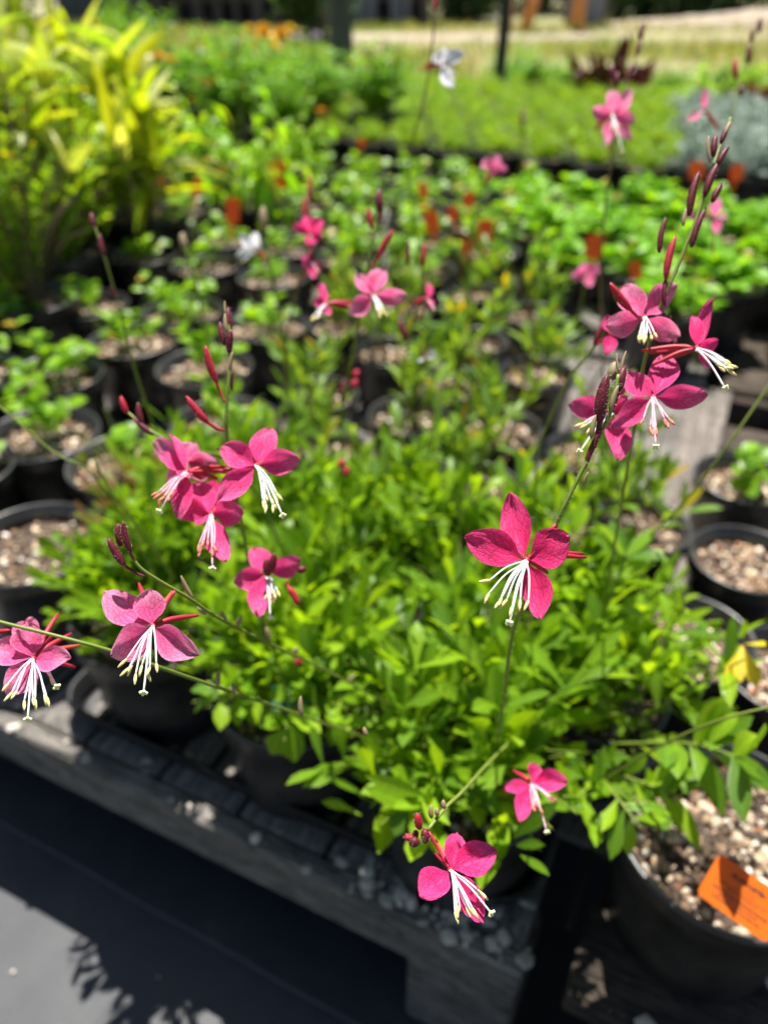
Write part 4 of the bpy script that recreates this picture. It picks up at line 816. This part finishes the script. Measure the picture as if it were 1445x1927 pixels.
spray(g2, [(520, 1290, .62), (450, 1300, .58), (405, 1310, .56)], 16, .034, .015, 1); spray(g2, [(560, 1290, .6), (545, 1350, .56), (535, 1395, .54)], 10, .03, .017, 2)
spray(g2, [(600, 1300, .62), (680, 1370, .58), (740, 1410, .56)], 16, .032, .013, 3); spray(g3, [(850, 1430, .56), (790, 1470, .52), (765, 1500, .5)], 14, .034, .014, 4)
spray(g3, [(900, 1450, .54), (880, 1500, .51)], 12, .03, .014, 5); spray(g4, [(1100, 1440, .56), (1160, 1500, .50), (1205, 1560, .48)], 12, .030, .011, 6)
spray(g4, [(1090, 1430, .58), (1200, 1470, .52), (1280, 1500, .50)], 16, .034, .010, 7, prof='lance'); spray(g4, [(1150, 1400, .56), (1300, 1400, .50), (1400, 1430, .47)], 18, .045, .013, 8, prof='lance')
spray(g4, [(1120, 1440, .56), (1100, 1490, .52), (1060, 1500, .5)], 12, .03, .012, 9); spray(g4, [(1200, 1350, .58), (1310, 1290, .54), (1400, 1240, .5)], 8, .045, .011, 10, prof='lance')
spray(g4, [(1150, 1300, .6), (1250, 1200, .56), (1290, 1130, .54)], 8, .042, .011, 11, prof='lance'); spray(g4, [(1100, 1250, .62), (1150, 1120, .57), (1180, 1040, .55)], 16, .042, .012, 12, prof='lance')
mb = MB(); leaves(mb, [PD(1395, 1215, .52), PD(1395, 1215, .52), PD(1400, 1212, .52)], [PD(1370, 1310, .50)-PD(1395, 1215, .52), PD(1425, 1290, .51)-PD(1395, 1215, .52), PD(1440, 1215, .5)-PD(1395, 1215, .52)], np.array([.032, .028, .02]), np.array([.013, .012, .01]), .1, 'spat')
o = put(mb, 'leafy_shoot', M['dryleaf'], g4, PD(1395, 1215, .52)); o['label'] = 'yellowed leaf pair at the right edge'
# a few large round leaves at the left edge (seedlings there)
# ------------------------------------------------------------------ tray, tags, pebbles
t = thing('pot_tray', 'black plastic carry tray under the front row of gaura pots', 'tray', tuple(UVp(C0, -.265, .150, .202)))
mb = MB()
def tray_ring(inset, z, rc=.03, n=5, U=.25, Vv=.11):
    out = []
    for cx, cy, a0 in ((U-rc, Vv-rc, 0), (-U+rc, Vv-rc, 90), (-U+rc, -Vv+rc, 180), (U-rc, -Vv+rc, 270)):
        for k in range(n+1):
            a = R(a0+90*k/n); out.append(E1*(cx+(rc-inset)*math.cos(a)) + E2*(cy+(rc-inset)*math.sin(a)) + np.array((0, 0, z)))
    return out
secs = [(.012, .0012), (.006, .0012), (0, .006), (-.002, .030), (-.007, .031), (-.008, .028), (-.006, .0275)]
V = []; 
for i_, z_ in secs: V += tray_ring(i_, z_)
k = len(tray_ring(0, 0))
mb.add(V, [(i*k+j, i*k+(j+1) % k, (i+1)*k+(j+1) % k, (i+1)*k+j) for i in range(len(secs)-1) for j in range(k)])
mb.build('tray_wall', M['tray'], t)
mb = MB(); 
for q in range(9): 
    uu = -.29+q*.0725
    V = [E1*a+E2*b+np.array((0, 0, .0016)) for a, b in ((uu-.004, -.10), (uu+.004, -.10), (uu+.004, .10), (uu-.004, .10))]; mb.add(V, [(0, 1, 2, 3)])
mb.build('tray_base', M['tray'], t)

def plant_tag(px, py, d, wmm, hmm, label, mat='tag', rot=0., text=False, face=None, group='orange plant tags stuck in the pots', name='plant_tag'):
    ctr = PD(px, py, d); t = thing(name, label, 'plant tag', tuple(ctr), group)
    w_, h_ = wmm/2000, hmm/2000; rc = min(w_, h_)*.25; V = []
    for cx, cy, a0 in ((w_-rc, h_-rc, 0), (-w_+rc, h_-rc, 90), (-w_+rc, -h_+rc, 180), (w_-rc, -h_+rc, 270)):
        for k in range(5): a = R(a0+22.5*k); V.append((cx+rc*math.cos(a), cy+rc*math.sin(a)))
    n = len(V); mb = MB(); th = .0006
    mb.add([(x, y, th) for x, y in V]+[(x, y, -th) for x, y in V], [tuple(range(n)), tuple(range(2*n-1, n-1, -1))]+[(j, n+j, n+(j+1) % n, (j+1) % n) for j in range(n)])
    # stake that runs down into the mix
    if not text: box(mb, (-w_*.25, -h_*2.1, -th*.8), (w_*.25, -h_*.98, th*.8))
    bo = mb.build('tag_blade', M[mat], t, smooth=False)
    if text:
        mb = MB(); rs = np.random.RandomState(8); z = th+.00008
        def dash(x0, y0, x1, y1, hh): mb.add([(x0, y0-hh, z), (x1, y1-hh, z), (x1, y1+hh, z), (x0, y0+hh, z)], [(0, 1, 2, 3)])
        # oval emblem with a jagged silhouette inside
        for q in range(22):
            a = 6.283*q/22; b = 6.283*(q+1)/22; ex, ey, oy = w_*.50, h_*.15, h_*.52
            if 3 < q < 9: continue
            mb.add([(ex*math.cos(a), oy+ey*math.sin(a), z), (ex*math.cos(b), oy+ey*math.sin(b), z), (ex*.95*math.cos(b), oy+ey*.86*math.sin(b), z), (ex*.95*math.cos(a), oy+ey*.86*math.sin(a), z)], [(0, 1, 2, 3)])
        x = -w_*.42
        while x < w_*.42:
            q = rs.uniform(.0008, .0018); dash(x, h_*.54, x+q*.8, h_*.54+rs.uniform(-.0005, .0005), rs.uniform(.0005, h_*.09)); x += q
        for li, (yy, ext, hh) in enumerate([(.22, .25, .0003), (.06, .62, .00035), (-.08, .42, .0004), (-.28, .75, .0007), (-.46, .55, .0005), (-.64, .66, .0006)]):
            x = -w_*ext
            while x < w_*ext:
                q = rs.uniform(.0007, .0017); dash(x, h_*yy, x+q, h_*yy, hh*rs.uniform(.7, 1.1)); x += q+rs.uniform(.0002, .0006)
        mb.build('printing', M['ink'], bo, smooth=False)
    # orientation: blade faces the camera, leaning
    f_ = nrm(CAM-ctr) if face is None else nrm(face); up_ = nrm(UP-f_*(UP @ f_)); r_ = np.cross(up_, f_)
    c_, s_ = math.cos(rot), math.sin(rot); r2 = r_*c_+up_*s_; u2 = up_*c_-r_*s_
    m = Matrix(((r2[0], u2[0], f_[0], ctr[0]), (r2[1], u2[1], f_[1], ctr[1]), (r2[2], u2[2], f_[2], ctr[2]), (0, 0, 0, 1)))
    t.matrix_world = m; return t
plant_tag(1396, 1688, .465, 44, 29, 'big orange tag with blurred black printing stuck in the large pot', rot=R(-27), text=True)
TG = [(806, 915, .93, 14, 30, 'brownish orange tag in the centre between gaura leaves'), (438, 397, 1.85, 30, 52, 'upright orange tag left of the pale stalk'), (522, 330, 2.2, 42, 60, 'double-wide orange tag below the lime leaves'),
      (372, 350, 2.1, 20, 50, 'narrow orange tag beside the yellow leaves'), (418, 325, 2.3, 28, 36, 'orange tag just right of the narrow one'), (500, 355, 2.15, 26, 50, 'dark orange tag touching the double-wide one'),
      (796, 357, 2.1, 22, 34, 'orange tag nearest the teal tag'), (882, 376, 2.0, 24, 36, 'orange tag right of centre in the middle rows'), (852, 402, 1.9, 24, 30, 'small orange tag below right of centre'),
      (812, 418, 1.85, 30, 44, 'dark orange tag above the centre flower'), (912, 435, 1.8, 32, 46, 'rusty orange tag by the blurred seedling stalk'), (1118, 465, 1.65, 34, 42, 'orange tag left of the toothed seedlings'),
      (878, 465, 1.7, 22, 30, 'faint orange tag under the rusty one'), (302, 335, 2.15, 22, 36, 'orange tag under the yellow leaves'), (1310, 320, 2.1, 34, 40, 'orange tag below the silver plants'), (1385, 325, 2.1, 30, 36, 'orange tag at the far right below the silver plants'),
      (1195, 510, 1.6, 20, 34, 'yellowish orange tag behind the right flower cluster'), (680, 268, 2.9, 26, 26, 'orange tag on the far pallet edge'), (608, 212, 3.2, 28, 36, 'orange tag above the black gap')]
for px, py, d, w_, h_, lb in TG: plant_tag(px, py, d*.9, w_, h_, lb, rot=rr_.uniform(-.25, .25))
plant_tag(548, 1312, .60, 30, 20, 'teal tag wrapped at the front rim of the middle gaura pot', 'teal', group='teal pot tags'); plant_tag(820, 1462, .56, 24, 20, 'teal tag at the rim of the right front gaura pot', 'teal', group='teal pot tags', rot=.3)
plant_tag(762, 365, 2.0, 34, 40, 'blurred teal tag between orange tags', 'teal', group='teal pot tags'); plant_tag(160, 1110, .76, 12, 34, 'dark teal tag at the left rim of the left front pot', 'teal', group='teal pot tags')
# fallen pebbles and bark on the boards
rs = np.random.RandomState(11); mb = MB(); pos = []
for _ in range(80):
    u = -rs.uniform(0, 1.1); v = abs(rs.normal(0, .028))+.002; pos.append(UVp(C0, u, v, .2025))
for _ in range(120): pos.append(UVp(C0, rs.uniform(-.16, -.0), rs.uniform(.002, .06), .203))
for _ in range(150): pos.append(UVp(O2, rs.uniform(0, .6), rs.uniform(0, .9), .199))
pos = np.array(pos); chips(mb, pos, rs.uniform(.0012, .0055, len(pos))*rs.choice([.6, 1, 1, 1.7], len(pos)), rs, .55)
tag(mb.build('pebbles', M['pebble'], smooth=False), kind='stuff', label='spilled pebbles and perlite along the pallet edge')

# ------------------------------------------------------------------ tall plants at left and beyond
def long_plant(name, label, wx_, wy_, z, hgt, n, L, W, seed, mat, spread=.12, cat='potted plant', lean=(0, 0), canes=6, group=None, fold=.3, el=(.2, 1.2), bd=(.1, .9)):
    x, y = wx_, wy_; t = thing(name, label, cat, (x, y, z), group); rs = np.random.RandomState(seed)
    a, b = potmesh(.10, .17); p = child('pot', a, t); child('rim', b, p); child('potting_mix', mixmesh(.10, .17, 1), t)
    sb = MB(); mb = MB(); B = []; D = []; 
    for k in range(canes):
        az = rs.uniform(0, 6.28); e = np.array((math.cos(az)*spread*rs.rand()+lean[0], math.sin(az)*spread*rs.rand()+lean[1], hgt*rs.uniform(.6, 1)))
        b0 = np.array((math.cos(az)*.03, math.sin(az)*.03, .15)); mid = (b0+e)/2+np.array((-lean[0]*.3, 0, .05)); T = np.linspace(0, 1, 8)[:, None]
        pts = (1-T)**2*b0+2*T*(1-T)*mid+T*T*e; tube(sb, pts, np.linspace(.006, .003, 8), 7)
        for q in range(n//canes):
            tt = rs.uniform(.15, 1); i = min(6, int(tt*7)); B.append(pts[i]+(pts[i+1]-pts[i])*(tt*7-i)); aa = rs.uniform(0, 6.28); ee = rs.uniform(*el); D.append((math.cos(aa)*math.cos(ee), math.sin(aa)*math.cos(ee), math.sin(ee)))
    n = len(B); leaves(mb, B, D, L*rs.uniform(.6, 1.15, n), W*rs.uniform(.7, 1.15, n), rs.uniform(bd[0], bd[1], n), 'long', rng=rs, fold=fold)
    mb.build('foliage', M[mat], t); sb.build('canes', M['cane'], t); return t
long_plant('yellow_leaved_plant', 'tall plant with long yellow and cream leaves left of centre', -.58, 1.92, .2, .46, 140, .23, .032, 1, 'yellow', canes=10, spread=.19, el=(.3, 1.4), bd=(.0, .7))
long_plant('yellow_leaved_plant', 'second long-leaved yellow plant behind the first, toward the left', -.76, 2.05, .2, .60, 110, .25, .036, 2, 'yellow', canes=6, spread=.18, el=(.35, 1.3), bd=(.0, .6))
long_plant('broad_leaved_plant', 'broad yellow-green leaves filling the top left corner', -.70, 1.62, .2, .66, 56, .30, .050, 3, 'yellow', canes=5, spread=.10, el=(.5, 1.25), bd=(.2, .8))
for i, (px, py, z, lb, v, sc) in enumerate([(470, 390, .2, 'lime palmate plant drooping over the black gap', 0, (.9, .9, 1.25)), (380, 330, .2, 'lime palmate plant behind the yellow leaves', 1, (.9, .9, 1.2)), (560, 330, .2, 'lime palmate plant at the edge of the black gap', 1, (.7, .7, 1.))]):
    x, y, _ = PZ(px, py, z+.15); potted('potted_lime_plant', lb, 'potted plant', x, y, z, .085, .16, LI[v], 'lime palmate plants', i, fsc=sc)
for i, (px, py, lb, h) in enumerate([(60, 560, 'tall small-leaved bush at the left edge, nearest', 1.0), (-30, 480, 'tall small-leaved bush half outside the left edge', 1.15), (120, 470, 'tall small-leaved bush in front of the yellow leaves', .9), (30, 400, 'tall small-leaved bush behind the nearest at left', 1.1)]):
    x, y, _ = PZ(px, py, .36); potted('potted_bush', lb, 'potted bush', x, y, .2, .085, .16, BU[i % 3], 'tall small-leaved bushes at left', i, fsc=(.85, .85, h))
for i, (px, py, lb, v, sc) in enumerate([(440, 250, 'rounded ferny bush with orange blooms beyond the yellow plant', 0, (1.6, 1.6, 1.2)), (590, 225, 'dense fresh green bush left of the grey post', 1, (1.6, 1.6, .95)), (520, 200, 'dense fresh green bush with orange blooms', 2, (1.7, 1.7, .9)),
                                     (710, 225, 'dense fresh green bush right of the grey post', 0, (1.6, 1.6, 1.0)), (330, 220, 'ferny bush behind the yellow plant', 1, (1.7, 1.7, 1.3)), (210, 190, 'ferny bush far behind the left bushes', 2, (1.8, 1.8, 1.2)), (790, 170, 'low fresh bush behind the light green bed', 2, (1.4, 1.4, .8)),
                                     (100, 170, 'ferny bush behind the broad-leaved plant', 0, (1.8, 1.8, 1.2)), (700, 150, 'fresh bush behind the grey post', 1, (1.8, 1.8, .9)), (430, 130, 'loose green bush before the dark shed', 1, (2, 2, 1.4)), (240, 120, 'upright light green bush before the grey container', 0, (1.2, 1.2, 2.3)),
                                     (1000, 130, 'loose green bush around the thin dark post', 2, (2.0, 2.0, 1.1)), (900, 150, 'low green bush beside the white flower', 1, (2., 2., .7)),
 (1075, 118, 'pale loose shrub left of the burgundy plants', 0, (1.8, 1.8, .8)), (960, 105, 'tall loose shrub behind the thin dark post', 1, (1.7, 1.7, 1.)), (370, 120, 'loose bush before the brown shed posts', 2, (1.9, 1.9, 1.3)), (560, 105, 'bush under the mauve blooms', 0, (1.8, 1.8, 1.1)), (760, 130, 'bush below the shed at upper centre', 1, (1.8, 1.8, .8)), (1250, 120, 'low shrub on the grassy sand at upper right', 2, (2.2, 2.2, .55)), (1390, 110, 'low shrub before the sand mound', 0, (2.2, 2.2, .6))]):
    x, y, _ = PZ(px, py, .36); potted('potted_bush', lb, 'potted bush', x, y, .0 if py < 180 else .2, .11, .18, FE[v], 'fresh green bushes beyond the seedlings', i, fsc=sc)
# blooms
def bloom(px, py, d, r, label, mat):
    c_ = PD(px, py, d); t = thing('flower_head', label, 'flower', tuple(c_), 'small blooms over the far bushes'); rs = np.random.RandomState(int(px)); mb = MB(); n = 34
    a = rs.uniform(0, 6.28, n); e = rs.uniform(.1, 1.5, n); D = np.stack([np.cos(a)*np.cos(e), np.sin(a)*np.cos(e), np.sin(e)], -1)
    leaves(mb, np.zeros((n, 3)), D, r*rs.uniform(.8, 1.1, n), r*.5, .1, 'round', rng=rs); mb.build('petals', M[mat], t)
    mb = MB(); tube(mb, [(0, 0, 0), (.005, 0, -.06), (0, .01, -.16)], .0018, 6); mb.build('stem', M['stem'], t)
for i, (px, py, d, r, mt, lb) in enumerate([(300, 112, 2.6, .034, 'marigold', 'orange bloom over the yellow plant'), (325, 118, 2.6, .026, 'marigold', 'smaller orange bloom beside it over the yellow plant'), (375, 94, 3.0, .034, 'marigold', 'orange bloom in the middle of the far bushes'),
      (393, 160, 2.6, .024, 'marigold', 'orange bloom low on the ferny bush'), (356, 88, 3., .028, 'marigold', 'rusty bloom touching the middle one'), (500, 72, 3.4, .06, 'marigold', 'large orange bloom left of the mauve ones'), (532, 75, 3.4, .065, 'marigold', 'largest orange bloom next to the mauve ones'), (485, 88, 3.4, .05, 'marigold', 'orange bloom at the left of the bloom row'),
      (560, 78, 3.4, .035, 'mauve', 'mauve bloom right of the orange row'), (595, 72, 3.4, .032, 'mauve', 'mauve bloom nearest the grey post'), (605, 212, 2.6, .022, 'marigold', 'tiny orange bloom above the black gap'), (516, 92, 3.3, .04, 'gold', 'yellow bloom below the large orange ones'), (470, 62, 3.6, .045, 'gold', 'yellow bloom at the upper left of the bloom row'), (548, 62, 3.6, .045, 'gold', 'yellow bloom above the mauve one'), (320, 84, 3.1, .028, 'gold', 'small yellow bloom above the orange pair'), (495, 58, 3.6, .04, 'gold', 'topmost yellow bloom of the row')]): bloom(px, py, d, r, lb, mt)
# burgundy and leafy plants at right
for i, (px, py, lb, sc) in enumerate([(1120, 195, 'burgundy strap-leaved plant on the sand behind the light green bed', (1.5, 1.5, 1.3)), (1175, 190, 'second burgundy strap-leaved plant beside the first', (1.4, 1.4, 1.2)), (1375, 235, 'dark burgundy plant among the silver leaves', (1.2, 1.2, 1.)), (1440, 240, 'burgundy plant cut off by the right edge', (1.2, 1.2, 1.)), (840, 170, 'small dark plant behind the white flower', (.8, .8, .9))]):
    x, y, _ = PZ(px, py, .30); potted('potted_burgundy_plant', lb, 'potted plant', x, y, .12, .085, .16, BG[i % 2], 'burgundy plants', i, fsc=sc)
for i, (px, py, lb) in enumerate([(1330, 200, 'leafy green plant left of the burgundy one'), (1400, 175, 'leafy green plant behind the burgundy one')]):
    x, y, _ = PZ(px, py, .36); potted('potted_leafy_plant', lb, 'potted plant', x, y, .2, .09, .16, LI[i], 'leafy green plants at right', i, fsc=(.9, .9, .9))

# posts
def post(px, y, wd, label, mat, lean=0):
    x = PY(px, 60, y)[0]; t = thing('wooden_post', label, 'post', (x, y, 0), 'upright posts beyond the beds'); mb = MB(); r = wd/2
    lathe(mb, [(r*1.05, 0), (r, .4), (r*.97, 1.5), (r*.93, 2.7), (r*.7, 2.74), (0, 2.75)], 14); o = mb.build('shaft', mat, t); o.rotation_euler = (0, lean, 0)
    mb = MB(); lathe(mb, [(r*1.35, .0), (r*1.3, .05), (r*1.02, .09)], 14); mb.build('collar', M['soil'], t)
post(641, 5.0, .135, 'thick grey-green post above the ferny bushes', plain('grey_green_post', (.06, .07, .055), .8, col2=(.11, .115, .09), scale=12, bump=.3))
post(944, 5.2, .068, 'thin dark post right of the white flower', plain('dark_post', (.02, .018, .014), .7, col2=(.045, .04, .03), scale=15, bump=.3), .02)

# shed, container, trestle, trees
YF = 17.
def wx(px, y=YF): return PY(px, 20, y)[0]
t = thing('timber_shed', 'dark open timber shed with brown posts across the back', 'shed', (wx(530), YF, 0)); cx = wx(530)
mb = MB(); box(mb, (wx(255)-cx, .9, 0), (wx(800)-cx, 1.0, 2.6)); mb.build('back_wall', plain('dark_shed_boards', (.03, .024, .02), .9, col2=(.07, .055, .045), scale=3, stretch=(6, 6, .6)), t, smooth=False)
mb = MB(); box(mb, (wx(250)-cx-.2, -.3, 2.6), (wx(805)-cx+.2, 1.3, 2.72)); mb.build('roof', plain('shed_roof_metal', (.2, .2, .2), .5), t, smooth=False)
pm = plain('brown_post_wood', (.09, .065, .045), .9, col2=(.17, .13, .10), scale=6); pm2 = plain('grey_post_wood', (.20, .20, .21), .9, col2=(.27, .26, .25), scale=6)
for i, px in enumerate([262, 300, 330, 372, 410, 445, 485, 520, 560, 600, 680, 700, 745, 765, 800]):
    mb = MB(); ww = [.10, .14, .10, .16, .12, .1, .2, .12, .16, .1, .2, .16, .2, .12, .16][i]; box(mb, (wx(px)-cx-ww/2, -.05, 0), (wx(px)-cx+ww/2, .08, 2.6), 0, .01); mb.build('post', pm2 if px in (680, 700, 745, 765) else pm, t, smooth=False)
mb = MB(); 
for zz in (.35, .8, 1.3, 1.9): box(mb, (wx(262)-cx, .082, zz), (wx(800)-cx, .11, zz+.09))
mb.build('rails', pm, t, smooth=False)
t = thing('storage_container', 'blue-grey metal container at the back left', 'container', (wx(170), YF+.4, 0)); cx = wx(170)
mb = MB(); x0, x1 = wx(95)-cx, wx(252)-cx; n = 24; V = []
for i in range(n+1):
    xx = x0+(x1-x0)*i/n; yy = -.04*(i % 2); V += [(xx, yy, .05), (xx, yy, 2.4)]
mb.add(V, [(2*i, 2*i+2, 2*i+3, 2*i+1) for i in range(n)]); box(mb, (x0, .01, .05), (x1, 2.2, 2.4)); cm = plain('blue_grey_metal', (.06, .07, .085), .6, col2=(.09, .10, .12), scale=2); mb.build('body', cm, t, smooth=False)
mb = MB(); box(mb, (x0-.02, -.06, 0), (x1+.02, 2.22, .06)); box(mb, (x0-.02, -.06, 2.4), (x1+.02, 2.22, 2.5)); mb.build('frame', cm, t, smooth=False)
t = thing('grey_panel', 'pale blue-grey upright panel right of the orange trestle', 'panel', (wx(1080), YF-1, 0)); mb = MB(); box(mb, (-.32, 0, 0), (.32, .05, 2.2), 0, .01); mb.build('sheet', plain('pale_grey_panel', (.20, .22, .25), .6), t, smooth=False)
mb = MB(); box(mb, (-.36, .052, 0), (-.30, .1, 2.25)); box(mb, (.30, .052, 0), (.36, .1, 2.25)); mb.build('frame', pm, t, smooth=False)
om = plain('orange_painted_steel', (.70, .24, .05), .5, col2=(.75, .32, .10), scale=8)
t = thing('orange_trestle', 'orange work trestle standing beyond the thin dark post', 'trestle', (wx(990), YF-2, 0)); mb = MB(); box(mb, (-.75, -.06, .78), (.75, .06, .95), 0, .01); mb.build('beam', om, t, smooth=False)
for sx in (-.62, -.1, .55):
    for sy in (-.32, .32):
        mb = MB(); tube(mb, [(sx-.22 if sx == -.1 else sx, sy, 0), (sx, sy*.1, .8)], .065, 8); mb.build('leg', om, t)
def tree(px, y, label, h, rad, seed, n=2600, thin=1.):
    x = wx(px, y); t = thing('tree', label, 'tree', (x, y, 0), 'dark trees across the back'); rs = np.random.RandomState(seed); mb = MB()
    tube(mb, smoothline([(0, 0, 0), (.1, .05, h*.3), (-.05, .1, h*.6), (.05, 0, h*.9)], 4), np.linspace(.14, .04, 13), 9)
    for k in range(9):
        a = rs.uniform(0, 6.28); z0 = h*rs.uniform(.15, .6); e = (math.cos(a)*rad*.8, math.sin(a)*rad*.8, z0+h*.25); tube(mb, smoothline([(0, 0, z0), (e[0]*.5, e[1]*.5, z0+h*.16), e], 4), np.linspace(.06, .02, 9), 6)
    mb.build('trunk', M['bark'], t); mb = MB(); cl = rs.normal(0, 1, (34, 3)); cl = nrm(cl)*rs.uniform(.35, 1, (34, 1))
    cs = cl*np.array((rad, rad, h*.42))+np.array((0, 0, h*.5)); i = rs.randint(0, 34, n); P_ = cs[i]+rs.normal(0, rad*.2, (n, 3)); P_[:, 2] = np.abs(P_[:, 2]-h*.22)+.02
    leaves(mb, P_, rs.normal(0, 1, (n, 3)), rs.uniform(.1, .22, n), rs.uniform(.06, .1, n), .2, 'tiny', rng=rs); mb.build('crown', M['tree'], t)
for i, (px, y, h, rad, lb) in enumerate([(1130, 20, 3.6, 1.3, 'dark tree beside the pale grey panel'), (1200, 19, 3.4, 1.2, 'dark tree above the pale sand strip'), (1280, 18.5, 3.8, 1.4, 'dark tree right of centre at the back'), (1370, 19.5, 4, 1.5, 'dark tree behind the sand mound'),
      (1460, 21, 4.4, 1.8, 'dark tree cut off by the right edge'), (860, 18.5, 3.2, 1.0, 'green tree between the shed and the thin dark post'), (905, 21, 3.6, 1.2, 'dark tree left of the trestle'), (590, 12.5, 2.0, .5, 'slender pale green tree by the grey post'), (20, 19, 3.8, 1.5, 'dark tree at the top left corner'), (1020, 22, 3.8, 1.6, 'dark tree behind the trestle')]): tree(px, y, lb, h, rad, 200+i, 2600 if i != 7 else 900)
# sand strip and mound
sand = plain('pale_sand', (.24, .19, .13), .95, col2=(.36, .295, .22), scale=3, bump=.5, bdist=.02)
mb = MB(); rs = np.random.RandomState(2); V = []; nu, nv = 40, 12
for j in range(nv+1):
    for i in range(nu+1):
        u = i/nu; v = j/nv; x = wx(1090, 14)+u*8.5; y = 14.2+v*2.6+.8*math.sin(u*4); e = math.sin(math.pi*v)**.8*min(1, u*5)
        V.append((x, y, .01-.02+e*(.12+.9*max(0, u-.22)**1.2)+.03*rs.rand()*e))
mb.add(V, [(j*(nu+1)+i, j*(nu+1)+i+1, (j+1)*(nu+1)+i+1, (j+1)*(nu+1)+i) for j in range(nv) for i in range(nu)]); tag(mb.build('dirt_mound', sand), kind='structure')
mb = MB(); V = []
for i in range(31): 
    x = wx(660, 14)+(wx(1120, 14)-wx(660, 14))*i/30; V += [(x, 13.1+.2*math.sin(i*.7), .006), (x, 14.2+.3*math.sin(i*.5), .006)]
mb.add(V, [(2*i, 2*i+2, 2*i+3, 2*i+1) for i in range(30)]); tag(mb.build('dirt_path', sand), kind='structure')
# grass
rs = np.random.RandomState(9); n = 48000; mb = MB(); yy = 4.6+rs.uniform(0, 1, n)**.8*11.5; xx = rs.uniform(-1, 1, n)*yy*.62
keep = ~((yy > 12.1) & (yy < 14.4) & (xx > -.6)) & (np.sin(xx*1.3+yy*.9)+np.sin(xx*.5-yy*1.7)+rs.uniform(-1, 1, n) > -.55)
xx, yy = xx[keep], yy[keep]; n = len(xx); d_ = np.stack([rs.normal(0, .4, n), rs.normal(0, .4, n), np.ones(n)], -1)
leaves(mb, np.stack([xx, yy, np.zeros(n)], -1), d_, rs.uniform(.06, .24, n), rs.uniform(.008, .02, n), rs.uniform(0, .5, n), 'tiny', rng=rs)
tag(mb.build('grass', M['grass']), kind='stuff', label='patchy dry green grass growing on the sandy ground beyond the beds')
print('things', len([o for o in C.objects if o.parent is None]), 'objs', len(C.objects))
